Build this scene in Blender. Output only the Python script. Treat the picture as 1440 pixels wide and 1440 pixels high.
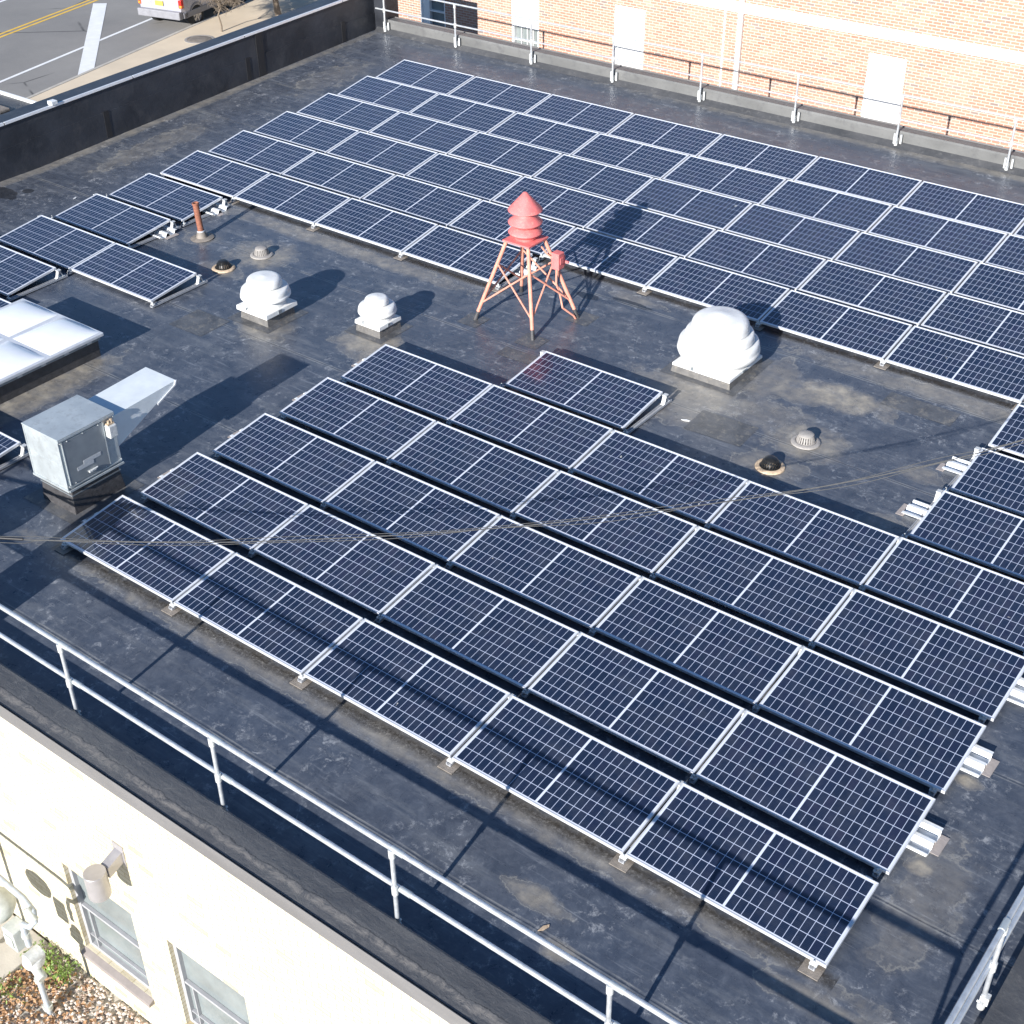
import bpy, math, random
from mathutils import Vector, Matrix
random.seed(7)
R = math.radians
scene = bpy.context.scene
for o in list(bpy.data.objects): bpy.data.objects.remove(o)

# ------------------------------------------------------------ camera, world, sun
CAM = (12.3141, -7.1656, 9.6653)
RIGHT = Vector((0.7953, 0.6061, -0.0095)); DOWN = Vector((0.3419, -0.4615, -0.8186)); FWD = Vector((-0.5006, 0.6478, -0.5742))
cam = bpy.data.cameras.new('camera'); camo = bpy.data.objects.new('camera', cam)
scene.collection.objects.link(camo); scene.camera = camo
m = Matrix(((RIGHT.x, -DOWN.x, -FWD.x, CAM[0]), (RIGHT.y, -DOWN.y, -FWD.y, CAM[1]), (RIGHT.z, -DOWN.z, -FWD.z, CAM[2]), (0, 0, 0, 1)))
camo.matrix_world = m
cam.sensor_width = 36; cam.lens = 48.40; cam.clip_start = .1; cam.clip_end = 2000

SUN_TRAVEL = Vector((-0.31, 2.5, -1.0)).normalized()
SUN_EL = math.asin(-SUN_TRAVEL.z); SUN_AZ = math.atan2(-SUN_TRAVEL.x, -SUN_TRAVEL.y)
world = bpy.data.worlds.new('World'); scene.world = world; world.use_nodes = True
wn = world.node_tree; wn.nodes.clear()
sky = wn.nodes.new('ShaderNodeTexSky'); sky.sky_type = 'NISHITA'; sky.sun_disc = False
sky.sun_elevation = SUN_EL; sky.sun_rotation = SUN_AZ; sky.air_density = 1.0; sky.dust_density = .2; sky.ozone_density = 5
bg = wn.nodes.new('ShaderNodeBackground'); bg.inputs['Strength'].default_value = 0.08
out = wn.nodes.new('ShaderNodeOutputWorld')
wn.links.new(sky.outputs[0], bg.inputs[0]); wn.links.new(bg.outputs[0], out.inputs[0])
sl = bpy.data.lights.new('sun', 'SUN'); sl.energy = 5.0; sl.angle = R(.5); sl.color = (1, .965, .92)
so = bpy.data.objects.new('sun', sl); scene.collection.objects.link(so)
so.rotation_euler = SUN_TRAVEL.to_track_quat('-Z', 'Y').to_euler(); so.location = (5, -20, 20)
scene.view_settings.view_transform = 'Standard'; scene.view_settings.look = 'None'
scene.view_settings.exposure = 0.95; scene.view_settings.gamma = 1; scene.view_settings.use_curve_mapping = False

# ------------------------------------------------------------ material helpers
class NT:
    def __init__(s, name):
        s.m = bpy.data.materials.new(name); s.m.use_nodes = True; s.t = s.m.node_tree; s.t.nodes.clear()
        s.out = s.n('ShaderNodeOutputMaterial'); s.p = s.n('ShaderNodeBsdfPrincipled'); s.l(s.p.outputs[0], s.out.inputs[0])
        s.co = s.n('ShaderNodeTexCoord').outputs['Object']
    def n(s, typ, **k):
        x = s.t.nodes.new(typ)
        for a, b in k.items(): setattr(x, a, b)
        return x
    def l(s, a, b): s.t.links.new(a, b)
    def set(s, **k):
        for a, v in k.items(): s.p.inputs[a.replace('_', ' ')].default_value = v
    def put(s, sock, v):
        if hasattr(v, 'is_linked') or isinstance(v, bpy.types.NodeSocket): s.l(v, sock)
        else: sock.default_value = v
    def math(s, op, a, b=None, c=None, clamp=False):
        x = s.n('ShaderNodeMath', operation=op); x.use_clamp = clamp
        s.put(x.inputs[0], a)
        if b is not None: s.put(x.inputs[1], b)
        if c is not None: s.put(x.inputs[2], c)
        return x.outputs[0]
    def vm(s, op, a, b=None):
        x = s.n('ShaderNodeVectorMath', operation=op); s.put(x.inputs[0], a)
        if b is not None: s.put(x.inputs[1], b)
        return x
    def noise(s, scale, detail=4, rough=.55, vec=None, stretch=None, dist=0):
        x = s.n('ShaderNodeTexNoise'); x.inputs['Scale'].default_value = scale; x.inputs['Detail'].default_value = detail
        x.inputs['Roughness'].default_value = rough; x.inputs['Distortion'].default_value = dist
        v = vec or s.co
        if stretch: v = s.vm('MULTIPLY', v, stretch).outputs[0]
        s.l(v, x.inputs['Vector']); return x.outputs['Fac']
    def ramp(s, fac, stops):
        x = s.n('ShaderNodeValToRGB'); e = x.color_ramp.elements
        while len(e) < len(stops): e.new(.5)
        for q, (pos, col) in zip(e, stops):
            q.position = pos; q.color = (*col, 1) if len(col) == 3 else col
        s.l(fac, x.inputs[0]); return x.outputs[0]
    def rng(s, v, a, b, c=0., d=1., smooth=False):
        x = s.n('ShaderNodeMapRange'); x.clamp = True
        if smooth: x.interpolation_type = 'SMOOTHSTEP'
        s.put(x.inputs[0], v)
        for i, q in zip((1, 2, 3, 4), (a, b, c, d)): x.inputs[i].default_value = q
        return x.outputs[0]
    def mix(s, f, a, b, mode='MIX'):
        x = s.n('ShaderNodeMix', data_type='RGBA', blend_type=mode)
        s.put(x.inputs[0], f)
        for sock, v in ((x.inputs[6], a), (x.inputs[7], b)):
            if isinstance(v, tuple): sock.default_value = (*v, 1) if len(v) == 3 else v
            else: s.l(v, sock)
        return x.outputs[2]
    def bump(s, h, strength=.3, dist=.01):
        x = s.n('ShaderNodeBump'); x.inputs['Strength'].default_value = strength; x.inputs['Distance'].default_value = dist
        s.l(h, x.inputs['Height']); s.l(x.outputs[0], s.p.inputs['Normal'])

def simple(name, col, rough=.5, metal=0., var=.15, scale=6., bump=0., bscale=40., spec=.5, dirt=None, stretch=None):
    s = NT(name); n = s.noise(scale, 5, .6, stretch=stretch)
    a = tuple(max(0, c * (1 - var)) for c in col); b = tuple(min(1, c * (1 + var)) for c in col)
    c = s.ramp(n, [(.3, a), (.7, b)])
    if dirt:
        d = s.rng(s.noise(scale * 2.3, 6, .7), .52, .72); c = s.mix(d, c, dirt)
    s.l(c, s.p.inputs['Base Color'])
    r = s.rng(n, .3, .7, max(.02, rough - .08), min(1, rough + .08)); s.l(r, s.p.inputs['Roughness'])
    s.set(Metallic=metal); s.p.inputs['Specular IOR Level'].default_value = spec
    if bump: s.bump(s.noise(bscale, 4, .6), bump, .01)
    return s.m

M = {}
M['alu'] = simple('aluminium', (.70, .71, .73), .38, .35, .06, 9)
M['alu_rail'] = simple('dull_rail_aluminium', (.42, .43, .45), .45, .3, .1, 12)
M['alu_tray'] = simple('mill_aluminium', (.72, .74, .75), .5, .12, .12, 12)
M['galv'] = simple('galvanised_pipe', (.60, .62, .64), .34, .55, .14, 14, .15, 60)
M['galv_white'] = simple('weathered_galvanised_fitting', (.62, .63, .62), .5, .3, .16, 30, .4, 80)
M['sheet'] = simple('galvanised_sheet', (.50, .54, .55), .42, .45, .10, 5, .06, 20, dirt=(.40, .42, .42))
M['sheet_dark'] = simple('unit_door_sheet', (.30, .33, .35), .38, .5, .10, 6)
M['white_fan'] = simple('white_fan_paint', (.70, .70, .685), .42, 0, .05, 7, .05, 20, dirt=(.62, .60, .56))
M['curb_grey'] = simple('curb_membrane', (.12, .115, .11), .6, 0, .25, 9, .3, 50, dirt=(.2, .18, .15))
M['hood_sheet'] = simple('bright_galvanised_hood', (.66, .70, .72), .5, .15, .06, 5, .05, 20)
M['white_acrylic'] = simple('white_acrylic', (.80, .82, .84), .18, 0, .03, 4)
M['red'] = simple('faded_red_paint', (.64, .155, .15), .6, 0, .14, 9, .15, 40, dirt=(.66, .26, .22))
M['salmon'] = simple('sunbleached_pipe_paint', (.62, .26, .185), .65, 0, .22, 14, .15, 60, dirt=(.45, .25, .18))
M['rust'] = simple('rusty_iron', (.26, .10, .06), .75, 0, .3, 25, .4, 60, dirt=(.16, .07, .05))
M['pitch'] = simple('pitch_coating', (.05, .048, .05), .55, 0, .3, 14, .5, 40)
M['black'] = simple('black_cable_sheath', (.02, .02, .022), .45, 0, .2, 20)
M['cable'] = simple('weathered_cable', (.075, .075, .075), .6, .0, .25, 40)
M['dark_iron'] = simple('dark_cast_iron', (.02, .02, .02), .35, .2, .3, 25, .2, 50)
M['iron_grey'] = simple('chalky_cast_iron', (.30, .28, .26), .7, 0, .15, 30, .2, 60)
M['tan_ring'] = simple('corroded_clamp_ring', (.50, .38, .26), .7, 0, .3, 18, .3, 60, dirt=(.3, .2, .12))
M['stone_white'] = simple('white_limestone', (.78, .76, .72), .7, 0, .06, 4, .1, 30)
M['white_paint'] = simple('white_window_paint', (.80, .80, .78), .45, 0, .04, 5)
M['fascia'] = simple('grey_fascia_metal', (.155, .150, .150), .5, .1, .12, 3, stretch=(.3, 1, 1))
M['concrete'] = simple('concrete_paving', (.45, .42, .37), .85, 0, .12, 2.5, .25, 60, dirt=(.36, .33, .28))
M['paver'] = simple('concrete_paver', (.34, .30, .28), .85, 0, .12, 9, .3, 70)
M['sidewalk'] = simple('sidewalk_concrete', (.60, .50, .37), .85, 0, .08, .8, .15, 30)
M['road_white'] = simple('road_paint_white', (.75, .75, .74), .6, 0, .06, 3)
M['road_yellow'] = simple('road_paint_yellow', (.72, .45, .06), .6, 0, .12, 3)
M['sill'] = simple('stone_sill', (.24, .21, .195), .75, 0, .12, 8, .2, 40)
M['win_frame'] = simple('window_frame_paint', (.33, .33, .34), .5, .0, .08, 8)
M['glass'] = simple('window_glass', (.19, .215, .215), .12, 0, .2, 2)
M['glass_dark'] = simple('dark_glass', (.05, .06, .07), .08, 0, .2, 2)
M['lamp_metal'] = simple('lamp_metal', (.42, .40, .40), .38, .5, .08, 9)
M['gas_pipe'] = simple('grey_painted_pipe', (.42, .46, .50), .45, .1, .12, 12, .1, 50)
M['gas_body'] = simple('meter_casting', (.52, .54, .50), .5, .1, .15, 12, .2, 50)
M['car_paint'] = simple('silver_car_paint', (.42, .42, .47), .3, .3, .03, 3)
M['car_trim'] = simple('grey_bumper', (.22, .22, .24), .5, 0, .1, 8)
M['tyre'] = simple('tyre_rubber', (.02, .02, .02), .8, 0, .2, 20)
M['rim'] = simple('alloy_rim', (.5, .48, .46), .35, .6, .1, 20)
M['tail_red'] = simple('red_lens', (.6, .02, .015), .2, 0, .1, 10)
M['tail_amber'] = simple('amber_lens', (.8, .25, .04), .2, 0, .1, 10)
M['plate_yellow'] = simple('yellow_plate', (.75, .60, .08), .4, 0, .1, 20)
M['bark'] = simple('bare_bark', (.20, .16, .12), .9, 0, .3, 12, .4, 60)
M['leaf_brown'] = simple('fallen_leaves', (.36, .21, .11), .8, 0, .5, 9)
M['leaf_green'] = simple('weed_leaves', (.16, .24, .05), .6, 0, .5, 9)
M['brass'] = simple('yellow_conduit_fitting', (.6, .5, .2), .4, .2, .2, 20)
M['patch'] = simple('membrane_patch_sheet', (.085, .088, .094), .42, 0, .35, 4, .4, 30, dirt=(.20, .185, .16))
M['membrane_tan'] = simple('dusty_membrane', (.20, .175, .15), .7, 0, .3, 7, .3, 60)
M['label_grey'] = simple('faded_label', (.42, .44, .46), .5, 0, .1, 20)

def roof_material():
    s = NT('epdm_roof_membrane')
    big = s.noise(.35, 5, .6); mid = s.noise(2.2, 7, .68, dist=.4); fine = s.noise(24, 6, .7); strk = s.noise(1.6, 6, .7, stretch=(.35, 2.6, 1))
    base = s.ramp(mid, [(.32, (.052, .058, .070)), (.5, (.078, .083, .094)), (.68, (.118, .120, .126))])
    base = s.mix(s.rng(big, .35, .65, 0, .55), base, (.064, .080, .108))
    base = s.mix(s.rng(strk, .52, .70, 0, .65), base, (.19, .19, .185))
    # small chalky scuffs
    sc = s.noise(7.5, 11, .82, dist=.35); scm = s.math('MULTIPLY', s.rng(sc, .53, .63), s.rng(s.noise(1.3, 4, .6), .42, .58))
    sc2 = s.rng(s.noise(15, 8, .75, stretch=(.5, 1.4, 1), dist=.8), .60, .70); base = s.mix(s.math('MULTIPLY', sc2, s.rng(s.noise(.7, 3, .5, stretch=(1, 1, 2)), .45, .6, .1, .7)), base, (.24, .235, .23))
    base = s.mix(s.math('MULTIPLY', scm, .85), base, (.40, .39, .37))
    marb = s.noise(5.5, 12, .80, dist=.5); base = s.mix(s.rng(marb, .50, .64, 0, .26), base, (.19, .20, .215)); base = s.mix(s.rng(marb, .50, .38, 0, .30), base, (.038, .043, .054)); scr = s.noise(3.0, 8, .72, stretch=(.35, 5.5, 1), dist=.2); base = s.mix(s.math('MULTIPLY', s.rng(scr, .58, .68), s.rng(s.noise(.8, 3), .42, .58, .1, .75)), base, (.25, .255, .26)); base = s.mix(1.0, base, (.84, .88, .96), 'MULTIPLY')
    spk = s.rng(s.noise(70, 2, .5), .66, .78); base = s.mix(s.math('MULTIPLY', spk, .25), base, (.22, .21, .2))
    # stains: dried puddles round drains, dust along the arrays
    blobs = [(6.0, 7.3, .55, .45, .8), (5.9, 8.55, .75, .30, 1.0), (5.3, 8.3, .5, .22, .6), (5.9, 6.5, .5, .35, .5), (-4.0, 7.2, .6, .5, .85), (-4.15, 6.4, .45, .3, .4),
             (4.1, 7.55, .95, .35, .6), (4.9, 8.4, .35, .7, .45), (-5.35, 7.1, .4, .3, .4), (-.5, 5.95, .55, .45, .75), (-2.1, 5.35, .5, .35, .6), (-3.2, 2.2, .35, 1.3, .75),
             (-10.25, 9.5, .16, 8.5, .5), (-9.3, 9.5, .4, 1.6, .3), (-9.0, 14.2, .6, 1.2, .25), (2.0, 9.35, .55, .12, .5), (5.0, 17.0, 8.0, .22, .5), (-.4, .75, .45, .2, .5),
             (5.2, -.10, 5.6, .17, .5), (7.6, -.8, .35, .12, .7), (8.1, -1.15, .16, .12, .7), (10.35, 1.2, .3, .9, .35), (4.3, 7.0, .5, .4, .45), (5.3, 7.6, .7, .4, .4),
             (8.3, 9.35, 3.5, .2, .55), (-3.2, 8.15, 3.0, .18, .55), (7.6, 6.2, .3, .2, .5), (7.55, 7.45, .3, .2, .5), (10.15, 1.5, .14, .1, .9), (10.1, 2.75, .14, .1, .9), (10.0, -.3, .5, .14, .6)]
    warp = s.math('MULTIPLY', s.math('SUBTRACT', s.noise(3.2, 6, .65), .5), 1.7)
    acc = None
    for (x, y, rx, ry, w) in blobs:
        d = s.vm('MULTIPLY', s.vm('SUBTRACT', s.co, (x, y, 0)).outputs[0], (1 / rx, 1 / ry, 0)).outputs[0]
        ln = s.n('ShaderNodeVectorMath', operation='LENGTH'); s.l(d, ln.inputs[0])
        k = s.math('MULTIPLY', s.rng(s.math('ADD', ln.outputs['Value'], warp), .45, 1.25, 1, 0, True), w)
        acc = k if acc is None else s.math('MAXIMUM', acc, k)
    tan = s.ramp(s.noise(4, 5, .6), [(.3, (.20, .18, .15)), (.7, (.40, .355, .28))])
    base = s.mix(s.math('MULTIPLY', acc, s.rng(s.noise(6, 7, .7), .3, .6, .35, 1.0)), base, tan)
    ringm = s.math('MULTIPLY', s.rng(s.math('ABSOLUTE', s.math('SUBTRACT', acc, .16)), .0, .05, .55, 0), s.rng(s.noise(1.7, 3), .42, .55)); base = s.mix(ringm, base, (.30, .285, .25))
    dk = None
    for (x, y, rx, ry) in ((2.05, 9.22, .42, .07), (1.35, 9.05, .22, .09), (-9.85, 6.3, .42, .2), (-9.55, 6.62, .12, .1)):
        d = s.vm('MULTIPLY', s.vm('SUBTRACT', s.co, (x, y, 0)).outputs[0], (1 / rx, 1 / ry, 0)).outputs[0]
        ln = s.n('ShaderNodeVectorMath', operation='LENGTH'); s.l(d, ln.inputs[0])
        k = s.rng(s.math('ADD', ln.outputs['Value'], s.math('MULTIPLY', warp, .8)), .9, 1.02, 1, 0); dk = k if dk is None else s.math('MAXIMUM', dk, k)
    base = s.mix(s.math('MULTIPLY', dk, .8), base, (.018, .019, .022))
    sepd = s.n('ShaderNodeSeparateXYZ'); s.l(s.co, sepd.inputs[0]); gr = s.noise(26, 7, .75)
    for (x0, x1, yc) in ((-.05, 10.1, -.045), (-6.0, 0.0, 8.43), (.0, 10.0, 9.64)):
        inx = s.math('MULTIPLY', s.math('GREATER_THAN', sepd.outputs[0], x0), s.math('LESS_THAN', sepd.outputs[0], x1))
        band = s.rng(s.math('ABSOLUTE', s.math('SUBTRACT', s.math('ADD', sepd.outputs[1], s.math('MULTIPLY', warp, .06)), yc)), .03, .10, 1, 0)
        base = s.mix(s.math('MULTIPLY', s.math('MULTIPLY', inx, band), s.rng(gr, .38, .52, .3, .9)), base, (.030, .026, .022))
    # lap seams of the sheets, running along x
    sep = s.n('ShaderNodeSeparateXYZ'); s.l(s.co, sep.inputs[0])
    wob = s.math('MULTIPLY', s.math('SUBTRACT', s.noise(.6, 2, .5), .5), .05)
    yy = s.math('ADD', sep.outputs[1], wob)
    fr = s.math('ABSOLUTE', s.math('SUBTRACT', s.math('FRACT', s.math('DIVIDE', s.math('ADD', yy, 20.55), 2.05)), .5))
    seam = s.rng(fr, .0, .004, 1, 0); lip = s.rng(s.math('ABSOLUTE', s.math('SUBTRACT', fr, .010)), .0, .006, 1, 0)
    base = s.mix(s.math('MULTIPLY', seam, .7), base, (.02, .021, .024)); base = s.mix(s.math('MULTIPLY', lip, s.rng(s.noise(3, 4), .4, .6, .15, .8)), base, (.28, .275, .26))
    s.l(base, s.p.inputs['Base Color'])
    s.l(s.rng(marb, .38, .62, .24, .48), s.p.inputs['Roughness']); s.p.inputs['Specular IOR Level'].default_value = .7
    h = s.math('ADD', s.math('MULTIPLY', fine, .25), s.math('ADD', s.math('MULTIPLY', mid, 1.2), s.math('MULTIPLY', seam, -.5)))
    s.bump(h, .30, .010)
    return s.m
M['roof'] = roof_material()

def parapet_material():
    s = NT('parapet_membrane')
    n = s.noise(1.5, 6, .65, stretch=(1, 1, 1)); f = s.noise(9, 6, .7)
    c = s.ramp(n, [(.3, (.040, .042, .046)), (.55, (.065, .066, .070)), (.75, (.10, .10, .10))])
    c = s.mix(s.rng(f, .56, .72, 0, .35), c, (.19, .185, .175))
    s.l(c, s.p.inputs['Base Color']); s.l(s.rng(f, .3, .7, .38, .6), s.p.inputs['Roughness'])
    s.bump(s.math('ADD', s.math('MULTIPLY', s.noise(2.2, 4, .6, stretch=(.4, 1, 1)), 2), f), .5, .02)
    return s.m
M['parapet'] = parapet_material()
M['parapet_dark'] = simple('tall_parapet_membrane', (.030, .033, .041), .42, 0, .4, 1.1, .6, 7, dirt=(.055, .056, .062))
def front_parapet():
    s = NT('front_parapet_membrane')
    n = s.noise(1.3, 8, .7, stretch=(.5, 2, 1)); f = s.noise(7, 8, .75, dist=1)
    c = s.ramp(n, [(.3, (.050, .052, .058)), (.55, (.085, .086, .09)), (.75, (.14, .138, .13))])
    sep = s.n('ShaderNodeSeparateXYZ'); s.l(s.co, sep.inputs[0]); y = sep.outputs[1]
    wv = s.math('MULTIPLY', s.math('SUBTRACT', s.noise(2.2, 6, .7), .5), .16)
    yy = s.math('ADD', y, wv)
    glue = s.math('MULTIPLY', s.rng(s.math('ABSOLUTE', s.math('ADD', yy, 2.12)), .015, .045, 1, 0), s.rng(f, .42, .52))
    c = s.mix(s.math('MULTIPLY', glue, .75), c, (.20, .185, .17))
    c = s.mix(s.rng(s.math('ABSOLUTE', s.math('ADD', yy, 2.075)), .0, .007, .8, 0), c, (.02, .02, .022))
    c = s.mix(s.rng(f, .56, .70, 0, .35), c, (.24, .235, .225))
    s.l(c, s.p.inputs['Base Color']); s.l(s.rng(f, .3, .7, .30, .5), s.p.inputs['Roughness'])
    s.bump(s.math('ADD', s.math('MULTIPLY', s.noise(1.8, 5, .6, stretch=(.5, 2, 1)), 2), f), .6, .02)
    return s.m
M['parapet_front'] = front_parapet()

M['parapet_pale'] = simple('chalky_parapet_membrane', (.135, .135, .132), .5, 0, .2, 1.8, .3, 30, dirt=(.09, .09, .092), stretch=(.4, 1, 1))
def brick_material(name, stops, mortar, w, h, ms, bumpy, plane='XZ', rough=.85, tint=None):
    s = NT(name)
    sep = s.n('ShaderNodeSeparateXYZ'); s.l(s.co, sep.inputs[0]); cb = s.n('ShaderNodeCombineXYZ')
    s.l(sep.outputs[0], cb.inputs[0]); s.l(sep.outputs[2], cb.inputs[1])
    b = s.n('ShaderNodeTexBrick'); b.offset = .5; s.l(cb.outputs[0], b.inputs['Vector'])
    b.inputs['Scale'].default_value = 1; b.inputs['Brick Width'].default_value = w; b.inputs['Row Height'].default_value = h
    b.inputs['Mortar Size'].default_value = ms; b.inputs['Mortar Smooth'].default_value = .15; b.inputs['Bias'].default_value = 0
    b.inputs['Color1'].default_value = (0, 0, 0, 1); b.inputs['Color2'].default_value = (1, 1, 1, 1); b.inputs['Mortar'].default_value = (.5, .5, .5, 1)
    col = s.ramp(b.outputs['Color'], stops)
    col = s.mix(s.rng(s.noise(30, 5, .7), .35, .7, 0, .25), col, tint or mortar)
    col = s.mix(b.outputs['Fac'], col, mortar)
    col = s.mix(s.rng(s.noise(.7, 4, .6), .45, .7, 0, .25), col, (mortar[0] * .9, mortar[1] * .85, mortar[2] * .8))
    s.l(col, s.p.inputs['Base Color']); s.set(Roughness=rough)
    hh = s.math('SUBTRACT', s.math('MULTIPLY', s.noise(45, 4, .6), .35), b.outputs['Fac'])
    s.bump(hh, bumpy, .012)
    return s.m
M['brick'] = brick_material('salmon_brick', [(0, (.34, .135, .085)), (.3, (.42, .19, .12)), (.6, (.36, .155, .10)), (.93, (.44, .26, .18)), (.96, (.18, .13, .12)), (1, (.22, .16, .14))],
                            (.52, .44, .37), .185, .0635, .0095, .5)
M['cream_brick'] = brick_material('cream_painted_brick', [(0, (.54, .485, .35)), (.5, (.61, .555, .42)), (.90, (.53, .475, .34)), (1, (.40, .33, .20))], (.44, .37, .22), .205, .070, .006, .7, tint=(.72, .69, .60))

def asphalt():
    s = NT('asphalt'); n = s.noise(.25, 6, .65); f = s.noise(60, 3, .6)
    c = s.ramp(n, [(.3, (.17, .165, .16)), (.7, (.25, .24, .225))]); c = s.mix(s.rng(f, .4, .7, 0, .4), c, (.30, .285, .27))
    v = s.n('ShaderNodeTexVoronoi'); v.feature = 'DISTANCE_TO_EDGE'; v.inputs['Scale'].default_value = .22
    d = s.vm('ADD', s.co, s.vm('MULTIPLY', s.n('ShaderNodeTexNoise').outputs['Color'], (.8, .8, 0)).outputs[0]); s.l(d.outputs[0], v.inputs['Vector'])
    c = s.mix(s.math('MULTIPLY', s.rng(v.outputs['Distance'], .0, .012, 1, 0), s.rng(s.noise(.4, 3), .5, .6)), c, (.05, .05, .05))
    s.l(c, s.p.inputs['Base Color']); s.set(Roughness=.9); s.bump(f, .3, .004); return s.m
M['asphalt'] = asphalt()

def cells():
    s = NT('half_cut_solar_cells')
    sep = s.n('ShaderNodeSeparateXYZ'); s.l(s.co, sep.inputs[0]); x, y = sep.outputs[0], sep.outputs[1]
    L, D = 1.972, .9687
    px = (L / 2 - .030 - .010) / 12; py = (D - .060) / 6
    xa = s.math('DIVIDE', s.math('SUBTRACT', s.math('ABSOLUTE', s.math('SUBTRACT', x, L / 2)), .010), px)
    ya = s.math('DIVIDE', s.math('SUBTRACT', y, .030), py)
    def line(v, pitch, w):
        f = s.math('FRACT', v); d = s.math('MINIMUM', f, s.math('SUBTRACT', 1, f))
        return s.rng(d, w * .5 / pitch, (w * .5 + .0012) / pitch, 1, 0)
    lx = line(xa, px, .0036); ly = line(ya, py, .0052)
    outx = s.math('MAXIMUM', s.math('LESS_THAN', xa, .0), s.math('GREATER_THAN', xa, 12))
    outy = s.math('MAXIMUM', s.math('LESS_THAN', ya, .0), s.math('GREATER_THAN', ya, 6))
    edge = s.math('MAXIMUM', outx, outy); gap = s.math('MAXIMUM', lx, ly)
    cb = s.n('ShaderNodeCombineXYZ'); s.l(s.math('FLOOR', s.math('DIVIDE', s.math('SUBTRACT', x, L / 2), px)), cb.inputs[0]); s.l(s.math('FLOOR', ya), cb.inputs[1])
    oi = s.n('ShaderNodeObjectInfo'); s.l(s.math('MULTIPLY', oi.outputs['Random'], 97.0), cb.inputs[2])
    wn_ = s.n('ShaderNodeTexWhiteNoise'); wn_.noise_dimensions = '3D'; s.l(cb.outputs[0], wn_.inputs['Vector'])
    cell = s.ramp(wn_.outputs['Value'], [(0, (.008, .014, .034)), (.55, (.010, .018, .044)), (1, (.014, .017, .044))])
    bus = s.math('FRACT', s.math('MULTIPLY', ya, 9)); busm = s.rng(s.math('MINIMUM', bus, s.math('SUBTRACT', 1, bus)), .03, .10, .30, 0)
    cell = s.mix(busm, cell, (.10, .11, .14))
    cell = s.mix(s.rng(oi.outputs['Random'], 0, 1, 0, .5), cell, (.006, .014, .036)); c = s.mix(gap, cell, (.46, .51, .64)); c = s.mix(edge, c, (.62, .65, .72))
    dust = s.noise(2.5, 6, .7); c = s.mix(s.rng(dust, .45, .75, 0, .06), c, (.45, .44, .42)); dv = s.noise(9, 2, .4); c = s.mix(s.math('MULTIPLY', s.rng(s.vm('ADD', s.co, s.n('ShaderNodeObjectInfo').outputs['Location']).outputs[0] and s.noise(6, 3, .5, vec=s.vm('ADD', s.co, s.n('ShaderNodeObjectInfo').outputs['Location']).outputs[0]), .77, .79), .8), c, (.55, .54, .5))
    s.l(c, s.p.inputs['Base Color']); s.set(Roughness=.35)
    s.p.inputs['Specular IOR Level'].default_value = .35
    s.p.inputs['Coat Weight'].default_value = 1; s.p.inputs['Coat Roughness'].default_value = .07; s.p.inputs['Coat IOR'].default_value = 1.52
    return s.m
M['cells'] = cells()

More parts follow.
